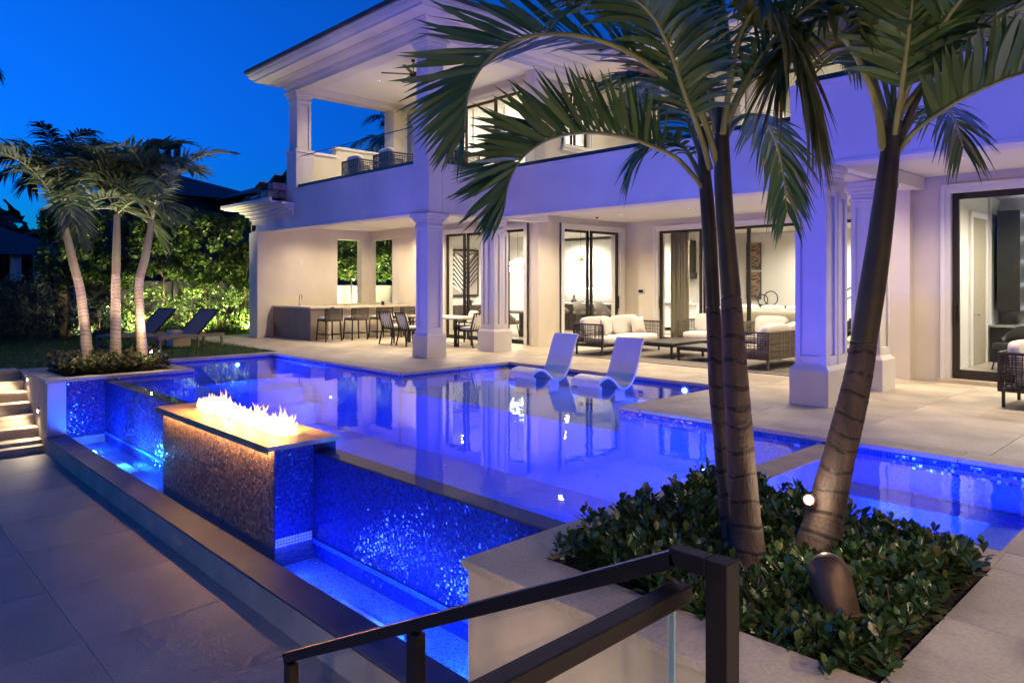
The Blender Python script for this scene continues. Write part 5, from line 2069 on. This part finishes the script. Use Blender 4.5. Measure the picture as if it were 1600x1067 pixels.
frond([at(1405, 220, 4.1), at(1440, 140, 4.05), at(1490, 60, 3.95), at(1535, 0, 3.9), at(1580, -50, 3.85), at(1640, -70, 3.8)], L=.55, n=65, W=0.0344, droop=.25, vang=.35, seed=33, rad=.022, mats=('frond', 'rachis_dark'), **FR)
frond([at(1395, 200, 4.1), at(1395, 120, 4.2), at(1380, 40, 4.3), at(1350, -20, 4.4), at(1300, -60, 4.5), at(1250, -60, 4.6)], L=.5, n=65, W=0.0344, droop=.3, vang=.35, seed=34, **FR)
frond([at(1400, 200, 4.1), at(1430, 110, 4.3), at(1480, 40, 4.5), at(1540, 10, 4.7), at(1600, 25, 4.9), at(1650, 60, 5.1)], L=.48, n=61, W=0.0310, droop=.35, vang=.4, seed=35, **FR)
frond([at(1398, 210, 4.05), at(1410, 130, 3.9), at(1420, 50, 3.75), at(1425, -30, 3.6), at(1400, -100, 3.5)], L=.5, n=61, W=0.0344, droop=.2, vang=.4, seed=36, **FR)
frond([at(1390, 200, 4.1), at(1360, 110, 4.3), at(1320, 40, 4.5), at(1270, 5, 4.7), at(1215, 10, 4.9), at(1170, 45, 5.1)], L=.45, n=58, W=0.0275, droop=.35, vang=.4, seed=37, **FR)
frond([at(1402, 232, 4.1), at(1425, 190, 4.3), at(1460, 165, 4.5), at(1490, 185, 4.65), at(1505, 230, 4.7)], L=.30, n=34, W=0.0189, droop=.6, vang=.1, seed=38, **FR)
for k, (az, e0, L_, cu_) in enumerate(((1.4, 1.15, 1.5, 1.8), (.4, 1.0, 1.5, 1.7), (2.3, 1.2, 1.4, 1.6), (-.6, 1.0, 1.4, 1.6))):
    frond(arc_path(CB, az, e0, L_, cu_), L=.45, n=55, W=0.0310, droop=.3, vang=.35, seed=40 + k, **FR)
# far planter palms
def far_palm(base, top_uvd, mid, seed, label, nf=12, L=2.0, rad=(.105, .09, .078, .066, .055)):
    t = thing('palm_tree', label, 'palm tree', base, group='pale palms in the far planter')
    top_ = at(*top_uvd)
    trunk([base, at(*mid), Vector(at(*mid)).lerp(Vector(top_), .5), top_], rad, t, 'trunk_pale', ring=.07, shaft_from=.62, origin=base, shaft_mat='crownshaft_pale')
    r = random.Random(seed)
    for k in range(nf):
        az = 2 * math.pi * k / nf + r.uniform(-.25, .25)
        e0 = r.choice((.55, .9, 1.15, 1.35)) + r.uniform(-.1, .1)
        frond(arc_path(top_, az, e0, L * r.uniform(.8, 1.1), r.uniform(1.5, 2.1), side=r.uniform(-.4, .4)), parent=t, L=.68, n=30, W=.045, droop=.35, vang=.5, rad=.02, seed=seed * 50 + k, seg=3, mats=('frond_far', 'rachis'), origin=base, start=.18)
    return t


far_palm((-15.0, 3.58, -.06), (98, 340, 13.2), (128, 470, 13.4), 1, 'pale ringed palm leaning left in the far planter')
far_palm((-15.1, 4.05, -.06), (183, 335, 13.7), (181, 450, 13.7), 2, 'upright pale palm in the middle of the far planter')
far_palm((-14.95, 4.5, -.06), (238, 345, 13.9), (217, 455, 13.8), 3, 'pale ringed palm leaning right in the far planter')


def bg_palm(p, seed, label, L=2.4, nf=16, tr=True):
    t = thing('background_palm', label, 'palm tree', (p[0], p[1], -1.4), group='silhouetted palms beyond the garden')
    o_ = tuple(t.location)
    trunk([o_, (p[0] + .2, p[1], p[2] * .5), p], [.2, .17, .15], t, 'bark', origin=o_)
    r = random.Random(seed)
    for k in range(nf):
        frond(arc_path(p, 2 * math.pi * k / nf + r.uniform(-.2, .2), r.choice((.2, .6, 1.0, 1.3)) + r.uniform(-.1, .1), L * r.uniform(.8, 1.1), r.uniform(1.2, 2.0)), parent=t, L=.75, n=34, W=.05, droop=.5, vang=.1, rad=.025, seed=seed * 70 + k, seg=3, mats=('dark_leaf', 'dark_leaf'), origin=o_)


bg_palm(at(630, 215, 31), 11, 'dark palm behind the house seen through the balcony')
bg_palm(at(92, 268, 22), 12, 'dark palm rising behind the far planter palms', L=1.9, nf=9)
bg_palm(at(-85, 95, 26), 13, 'dark palm at the left picture edge, tips only', L=1.7)
bg_palm(at(165, 275, 30), 14, 'low dark palm beyond the hedge below the chimney', L=2.0)

# ================================================================== SHRUBS


def leaf_cloud(centres, dirs, lens, wid, fold=.25):
    """obovate leaves: base, midrib, tip, two points each side -> 6 triangles"""
    K = len(centres)
    d = dirs / np.linalg.norm(dirs, axis=1, keepdims=True)
    up = np.tile([0, 0, 1.], (K, 1)) + rng.normal(0, .25, (K, 3))
    s = np.cross(d, up)
    s /= np.linalg.norm(s, axis=1, keepdims=True) + 1e-9
    n = np.cross(s, d)
    L = lens[:, None]
    W_ = wid[:, None]
    bend = rng.uniform(-.12, .06, (K, 1))
    P = [centres,
         centres + d * L * .55 + n * L * bend * .3,
         centres + d * L + n * L * bend,
         centres + d * L * .35 + s * W_ * .7 + n * W_ * fold,
         centres + d * L * .72 + s * W_ + n * (W_ * fold + L * bend * .5),
         centres + d * L * .35 - s * W_ * .7 + n * W_ * fold,
         centres + d * L * .72 - s * W_ + n * (W_ * fold + L * bend * .5)]
    V = np.stack(P, 1).reshape(-1, 3)
    tri = np.array([(0, 1, 3), (1, 4, 3), (1, 2, 4), (0, 5, 1), (1, 5, 6), (1, 6, 2)])
    F = (np.arange(K)[:, None, None] * 7 + tri[None]).reshape(-1, 3)
    return V, F


def ground_cover(name, label, x0, x1, y0, y1, nros, hfun, leafL, mat_, z0=-.06, spread=.06):
    C, Dd, Ll, Ww = [], [], [], []
    for k in range(nros):
        x, y = rng.uniform(x0, x1), rng.uniform(y0, y1)
        edge = min(x - x0, x1 - x, y - y0, y1 - y)
        h = hfun(x, y) * rng.uniform(.55, 1.08)
        ox, oy = rng.normal(0, spread, 2)
        top = np.array([x + ox, y + oy, z0 + h])
        ns = rng.integers(9, 15)
        a0 = rng.uniform(0, 6.28)
        tilt = rng.normal(0, .3, 2)
        for i in range(ns):
            a = a0 + i * 2.4
            q = i / ns
            e = 1.25 - 1.15 * q + rng.uniform(-.15, .15)
            d = np.array([math.cos(a) * math.cos(e) + tilt[0], math.sin(a) * math.cos(e) + tilt[1], math.sin(e)])
            C.append(top - np.array([0, 0, .10 * q]) + d * .008)
            Dd.append(d)
            l = leafL * rng.uniform(.55, 1.3) * (.75 + .35 * q)
            Ll.append(l)
            Ww.append(l * rng.uniform(.23, .31))
        for i in range(4):
            a = rng.uniform(0, 6.28)
            e = rng.uniform(-.2, .6)
            C.append(np.array([x + rng.normal(0, .04), y + rng.normal(0, .04), z0 + h * rng.uniform(.2, .75)]))
            Dd.append(np.array([math.cos(a) * math.cos(e), math.sin(a) * math.cos(e), math.sin(e)]))
            l = leafL * rng.uniform(.7, 1.1)
            Ll.append(l)
            Ww.append(l * .26)
    V, F = leaf_cloud(np.array(C), np.array(Dd), np.array(Ll), np.array(Ww))
    o = np_mesh(name, V, F, mat_, smooth=False, kind='stuff')
    return tag(o, label, kind='stuff')


ground_cover('planter_shrubs', 'glossy dark green shrubs filling the near planter', -2.84, -1.17, 3.12, 4.82, 1250, lambda x, y: .135 + .04 * math.sin(5 * x) * math.cos(4 * y) + .07 * min(1, max(0, (y - 3.85) / .6)) + .12 * min(1, max(0, (-2.1 - x) / .5)), .08, 'shrub_leaf')
ground_cover('planter_shrubs', 'low variegated shrubs around the pale palms in the far planter', -15.85, -14.4, 3.1, 4.78, 420, lambda x, y: .34 + .05 * math.sin(7 * x), .10, 'shrub_leaf_far')
o = MB()
st_ = MB()
r = random.Random(9)
for k in range(150):
    x, y = r.uniform(-2.8, -1.2), r.uniform(3.15, 4.75)
    st_.tube([(x, y, -.07), (x + r.uniform(-.04, .04), y + r.uniform(-.04, .04), .04), (x + r.uniform(-.07, .07), y + r.uniform(-.07, .07), .11)], [.006, .005, .004], 5, cap=False)
so_ = st_.build('shrub_stems', 'bark', None, kind='stuff')
tag(so_, 'thin woody stems under the near planter shrubs', kind='stuff')
# tuft of fine grass at the deck edge on the right
C, Fc = [], []
for k in range(900):
    a = random.uniform(0, 6.28)
    rr3 = random.uniform(0, .13)
    e = random.uniform(.5, 1.5)
    x, y = -.50 + rr3 * math.cos(a), 3.80 + rr3 * math.sin(a)
    l = random.uniform(.1, .2)
    d = Vector((math.cos(a) * math.cos(e), math.sin(a) * math.cos(e), math.sin(e)))
    s = Vector((-math.sin(a), math.cos(a), 0)) * .003
    b = Vector((x, y, .0))
    i = len(C)
    C += [b - s, b + s, b + d * l]
    Fc.append((i, i + 1, i + 2))
t = np_mesh('grass_tuft', [tuple(c) for c in C], Fc, 'blade')
tag(t, 'fine green grass tuft in the lower right corner', 'plant')

# ================================================================== HEDGE TREES


def leaf_quads(C, size, outward=None):
    K = len(C)
    d = rng.normal(0, 1, (K, 3))
    if outward is not None:
        d = d + outward * 1.2
    d /= np.linalg.norm(d, axis=1, keepdims=True)
    a = np.cross(d, rng.normal(0, 1, (K, 3)))
    a /= np.linalg.norm(a, axis=1, keepdims=True)
    b = np.cross(d, a)
    s = (size * rng.uniform(.6, 1.25, K))[:, None]
    V = np.stack([C - a * s, C + b * s * .5, C + a * s, C - b * s * .5], 1).reshape(-1, 3)
    return V, np.arange(K * 4).reshape(-1, 4)


# mulch chips and dropped leaves on the planter soil
K = 2600
C = np.c_[rng.uniform(-2.9, -1.1, K), rng.uniform(3.09, 4.77, K), rng.uniform(-.03, -.012, K)]
V, F = leaf_quads(C, .022, np.tile([0, 0, 2.5], (K, 1)))
o = np_mesh('mulch', V, F, 'mulch', kind='stuff')
tag(o, 'dark bark mulch covering the near planter soil', kind='stuff')


def hedge_tree(x, y, zc, rx, ry, rz, n, label, mat_='hedge_leaf', name='hedge_tree', cat='tree', grp='clipped trees along the hedge', trunk_r=.05, size=.085, base=-.03):
    t = thing(name, label, cat, (x, y, base), group=grp)
    # clumped crown: leaves gather on many small lobes with gaps between
    nl = 46
    lob = rng.normal(0, 1, (nl, 3))
    lob /= np.linalg.norm(lob, axis=1, keepdims=True)
    lob *= (rng.uniform(.35, 1, nl) ** .5)[:, None]
    lob = np.sign(lob) * np.abs(lob) ** .8 * np.array([rx, ry, rz])
    k = rng.integers(0, nl, n)
    off = rng.normal(0, 1, (n, 3))
    off /= np.linalg.norm(off, axis=1, keepdims=True)
    C = lob[k] + off * (rng.uniform(.3, 1, n) ** .5)[:, None] * np.array([.34 * rx, .34 * ry, .22 * rz])
    V, F = leaf_quads(C, size, off)
    cr = np_mesh('crown', V, F, mat_, t)
    cr.location = (0, 0, zc - base)
    m = MB()
    m.tube([(0, 0, 0), (.03, .02, (zc - rz - base) * .6), (0, 0, zc - base)], [trunk_r, trunk_r * .8, trunk_r * .5], 8)
    for i in range(5):
        a = random.uniform(0, 6.28)
        m.tube([(0, 0, zc - rz * .9 - base), (rx * .35 * math.cos(a), ry * .35 * math.sin(a), zc - rz * .4 - base), (rx * .7 * math.cos(a), ry * .7 * math.sin(a), zc + rz * .1 - base)], [trunk_r * .5, trunk_r * .3, .008], 6)
    m.build('trunk', 'bark', t, smooth=True)
    return t


spots = [(-24.4, 5.3, 'clipped hedge tree with a bare trunk left of the pale palms'), (-24.3, 6.6, 'clipped hedge tree directly behind the pale palms'), (-24.3, 7.9, 'clipped hedge tree behind the farther chaise'), (-24.3, 9.2, 'clipped hedge tree behind the nearer chaise'), (-24.2, 10.5, 'clipped hedge tree between the chaises and the house'), (-24.0, 11.8, 'clipped hedge tree hard against the bar wall corner')]
for i, (x, y, l) in enumerate(spots):
    hedge_tree(x, y, 2.75 + random.uniform(-.1, .2), .6, .82, 1.25, 4500, l)
hedge_tree(-23.3, 14.1, 2.75, .6, .8, 1.0, 2600, 'round-headed tree framed by the first bar window')
hedge_tree(-22.9, 15.7, 2.75, .6, .8, 1.05, 2600, 'round-headed tree framed by the second bar window')
for i, (x, y, h_, l) in enumerate(((-23.4, 7.1, .75, 'low lit shrub at the foot of the hedge behind the palms'), (-23.4, 8.3, .7, 'low lit shrub between the two chaises at the hedge foot'), (-23.4, 9.4, .75, 'brightly lit shrub behind the nearer chaise backrest'), (-23.2, 10.5, .75, 'bright shrub beside the house corner'), (-23.2, 11.6, .6, 'low dark shrub touching the bar wall'))):
    hedge_tree(x, y, h_, .45, .68, h_ + .1, 1500, l, 'hedge_leaf', 'garden_shrub', 'shrub', 'low shrubs along the hedge foot', .02, .05)
for i, (x, y, h_, l) in enumerate(((-23.3, 1.6, .95, 'feathery dark shrub at the left picture edge'), (-23.6, 2.9, 1.05, 'tall feathery shrub left of the bare trunk'), (-23.9, 4.2, .95, 'feathery shrub just beside the bare hedge trunk'), (-22.6, 2.4, .35, 'small mounded shrub on the lawn edge'), (-23.6, 5.9, .6, 'low feathery shrub under the bare hedge trunk'))):
    hedge_tree(x, y, h_, .6, .75, h_, 2200, l, 'fern_leaf', 'feathery_shrub', 'shrub', 'feathery shrubs on the left', .02, .05)
# garden wall and fence behind the hedge
o = MB().box(-25.3, -25.1, 12.5, 20, -.05, 1.55).build('garden_wall', 'stucco_white')
tag(o, 'pale garden wall behind the trees in the bar windows', 'wall')
t = thing('garden_fence', 'dark slatted fence behind the hedge', 'fence', (-25.2, 5, 0))
for k in range(14):
    MB().box(-25.25, -25.2, -1.0 + .95 * k, -.1 + .95 * k, 0, 1.7).build('panel', 'fence', t, world=True)
# garden uplights
for i, (x, y, p, l) in enumerate(((-23.2, 5.5, 30, 'ground spotlight under the bare hedge trunk'), (-22.75, 6.9, 60, 'ground spotlight behind the pale palm trunks'), (-22.75, 8.6, 85, 'ground spotlight behind the farther chaise'), (-22.7, 10.1, 65, 'ground spotlight near the house corner'), (-22.5, 13.8, 60, 'ground spotlight outside the first bar window'), (-22.1, 15.2, 60, 'ground spotlight outside the second bar window'))):
    t = thing('garden_spotlight', l, 'spotlight', (x, y, -.02), group='spotlights in the hedge bed')
    b = MB().tube([(.0, 0, .0), (0, 0, .07)], .012, 8)
    b.build('stake', 'fixture', t)
    MB().tube([(.05, 0, .05), (-.05, 0, .15)], .035, 12).build('housing', 'fixture', t, smooth=True)
    MB().tube([(-.0505, 0, .1505), (-.053, 0, .153)], .03, 12).build('lens', 'lamp_warm', t)
    lamp('spot_lamp', 'SPOT', (x - .08, y, .14), p * 11, (1, .90, .45), .04, aim=(x - 1.0, y, 1.9), spot=140, blend=.8)


def bullet(loc, aim, s, label, lens=True, lens_mat='lamp_bulb', arm=None):
    t = thing('garden_spotlight', label, 'spotlight', loc)
    d = (Vector(aim) - Vector(loc)).normalized()
    c = Vector((0, 0, .12 * s))
    prof = [(-.5, .02), (-.48, .30), (-.40, .42), (-.25, .48), (0, .5), (.6, .5), (.62, .47)]
    MB().tube([c + d * (a * .2 * s) for a, _ in prof], [q * .2 * s for _, q in prof], 20).build('housing', 'fixture', t, smooth=True)
    if arm is None:
        MB().tube([Vector((0, 0, -loc[2] - .06)), c], .02 * s, 8).build('stake', 'fixture', t)
    else:
        MB().tube([c, c + Vector(arm)], .012, 8).build('bracket', 'fixture', t)
    if lens:
        e = c + d * .125 * s
        MB().tube([e - d * .01, e + d * .012 * s, e + d * .03 * s, e + d * .038 * s], [.078 * s, .07 * s, .045 * s, .004], 16).build('lens', lens_mat, t, smooth=True)
        MB().tube([e - d * .02, e + d * .016 * s], .105 * s, 16, cap=False).build('bezel', 'fixture', t)
    return t


# big domed canister leaning among the shrubs of the near planter
t = thing('garden_spotlight', 'large tan domed canister light leaning among the near shrubs', 'spotlight', (-1.42, 3.5, -.07))
ca, cb = Vector((.04, -.05, .10)), Vector((-.07, .02, .37))
ax = cb - ca
pr_ = [(a, q * .86) for a, q in ((0, .098), (.1, .108), (.35, .112), (.62, .112), (.78, .104), (.88, .085), (.95, .058), (.99, .028), (1.0, .002))]
MB().tube([ca + ax * a for a, q in pr_], [q for a, q in pr_], 28).build('housing', 'fixture', t, smooth=True)
MB().tube([ca + ax * .02, ca + ax * .07], .101, 28).build('rim', 'fixture', t, smooth=True)
MB().tube([Vector((.05, -.05, -.06)), ca + ax * .1], .02, 8).build('stake', 'fixture', t)
lamp('spot_lamp', 'SPOT', (-1.75, 3.75, .3), 14, (1, .72, .45), .05, aim=(-2.0, 3.95, 2.4), spot=75)
bullet((-1.775, 3.985, .36), (-1.2, 3.1, .65), .31, 'glaring spotlight at the foot of the leaning palm', arm=(.04, .12, -.06))
lamp('spot_lamp', 'POINT', (-1.72, 3.88, .46), 3.5, (1, .82, .56), .04)
bullet((-2.62, 4.55, .28), (-2.2, 3.6, .8), .32, 'small lit spotlight poking out of the shrubs by the pool edge')
lamp('spot_lamp', 'SPOT', (-2.56, 4.46, .36), 22, (1, .84, .6), .04, aim=(-2.1, 3.75, 2.3), spot=90)
bullet((-14.6, 4.55, .26), (-14.2, 4.0, .8), .3, 'small lit spotlight beside the pale palms', lens_mat='lamp_bulb')
lamp('spot_lamp', 'POINT', (-14.5, 4.4, .55), 9, (1, .82, .5), .04)
lamp('spot_lamp', 'POINT', (-14.5, 3.4, .6), 7, (1, .82, .5), .04)
for x, y, tx, ty in ((-14.45, 4.45, -14.95, 4.2), (-14.5, 3.4, -15.0, 3.7), (-15.6, 3.2, -15.1, 3.9)):
    lamp('spot_lamp', 'SPOT', (x, y, .35), 160, (1, .77, .52), .04, aim=(tx, ty, 3.0), spot=85, blend=.8)
o = MB().cushion(-.14, .14, -.12, .12, -.05, .2).build('garden_rock', 'pot', None, smooth=True)
o.location = (-15.4, 3.2, .08)
tag(o, 'dark rounded speaker rock among the far planter shrubs', 'rock')

# ================================================================== NEIGHBOURS
t = thing('neighbour_house', 'dark neighbouring house with a hipped roof behind the bar', 'house', (-36, 17, -1.4))
MB().box(-43, -31, 16, 26, -1.4, 6.0).build('wall', 'neighbour_wall', t, world=True)
b = MB()
b.v += [(-44, 15, 6.0), (-30, 15, 6.0), (-30, 27, 6.0), (-44, 27, 6.0), (-39, 21, 8.2), (-35, 21, 8.2)]
b.f += [(0, 1, 5, 4), (1, 2, 5), (2, 3, 4, 5), (3, 0, 4), (3, 2, 1, 0)]
b.m += [0] * 5
b.build('roof', 'roof', t, world=True)
t = thing('neighbour_chimney', 'house with an open four-post chimney above the palms', 'house', (-41, 8, -1.4))
p = at(253, 245, 40)
MB().box(p[0] - 5, p[0] + 3, p[1] - 3, p[1] + 5, -1.4, 6.2).build('wall', 'neighbour_wall', t, world=True)
b = MB()
b.v += [(p[0] - 5.6, p[1] - 3.6, 6.2), (p[0] + 3.6, p[1] - 3.6, 6.2), (p[0] + 3.6, p[1] + 5.6, 6.2), (p[0] - 5.6, p[1] + 5.6, 6.2), (p[0] - 1, p[1] + 1, 7.9)]
b.f += [(0, 1, 4), (1, 2, 4), (2, 3, 4), (3, 0, 4)]
b.m += [0] * 4
rf_ = b.build('roof', 'roof', t, world=True)
ch = MB()
ch.box(p[0] - .9, p[0] + .9, p[1] - .7, p[1] + .7, 6.5, 8.55)
for sx in (-1, 1):
    for sy in (-1, 1):
        ch.box(p[0] + sx * .75 - .14, p[0] + sx * .75 + .14, p[1] + sy * .55 - .14, p[1] + sy * .55 + .14, 8.55, 9.2)
ch.box(p[0] - .95, p[0] + .95, p[1] - .75, p[1] + .75, 9.2, 9.42)
ch.build('chimney', 'neighbour_wall', rf_, world=True)
t = thing('garden_pavilion', 'dim pavilion with posts beyond the feathery shrubs', 'pavilion', (-33, 3, -1.4))
b = MB()
b.v += [(-36, 1, 2.6), (-29, 1, 2.6), (-29, 7, 2.6), (-36, 7, 2.6), (-32.5, 4, 4.0)]
b.f += [(0, 1, 4), (1, 2, 4), (2, 3, 4), (3, 0, 4), (3, 2, 1, 0)]
b.m += [0] * 5
b.build('roof', 'roof', t, world=True)
for x, y in ((-29.4, 1.4), (-29.4, 3.2), (-29.4, 4.8), (-29.4, 6.6), (-35.6, 1.4), (-35.6, 6.6)):
    MB().box(x - .15, x + .15, y - .15, y + .15, -1.4, 2.6).build('post', 'stucco', t, world=True)

# distant dark tree mass closing the horizon
K = 16000
ang = rng.uniform(R_(60), R_(225), K)
rad_ = rng.uniform(47, 56, K)
hz = 3.6 + 1.3 * np.sin(ang * 9) + .9 * np.sin(ang * 23 + 1) + .6 * np.sin(ang * 51)
C = np.c_[rad_ * np.cos(ang), rad_ * np.sin(ang), -1.4 + (hz + 1.4) * rng.uniform(0, 1, K) ** .7]
V, F = leaf_quads(C, .75)
o = np_mesh('distant_trees', V, F, 'dark_leaf', kind='stuff')
tag(o, 'dark mass of distant trees along the horizon', kind='stuff')
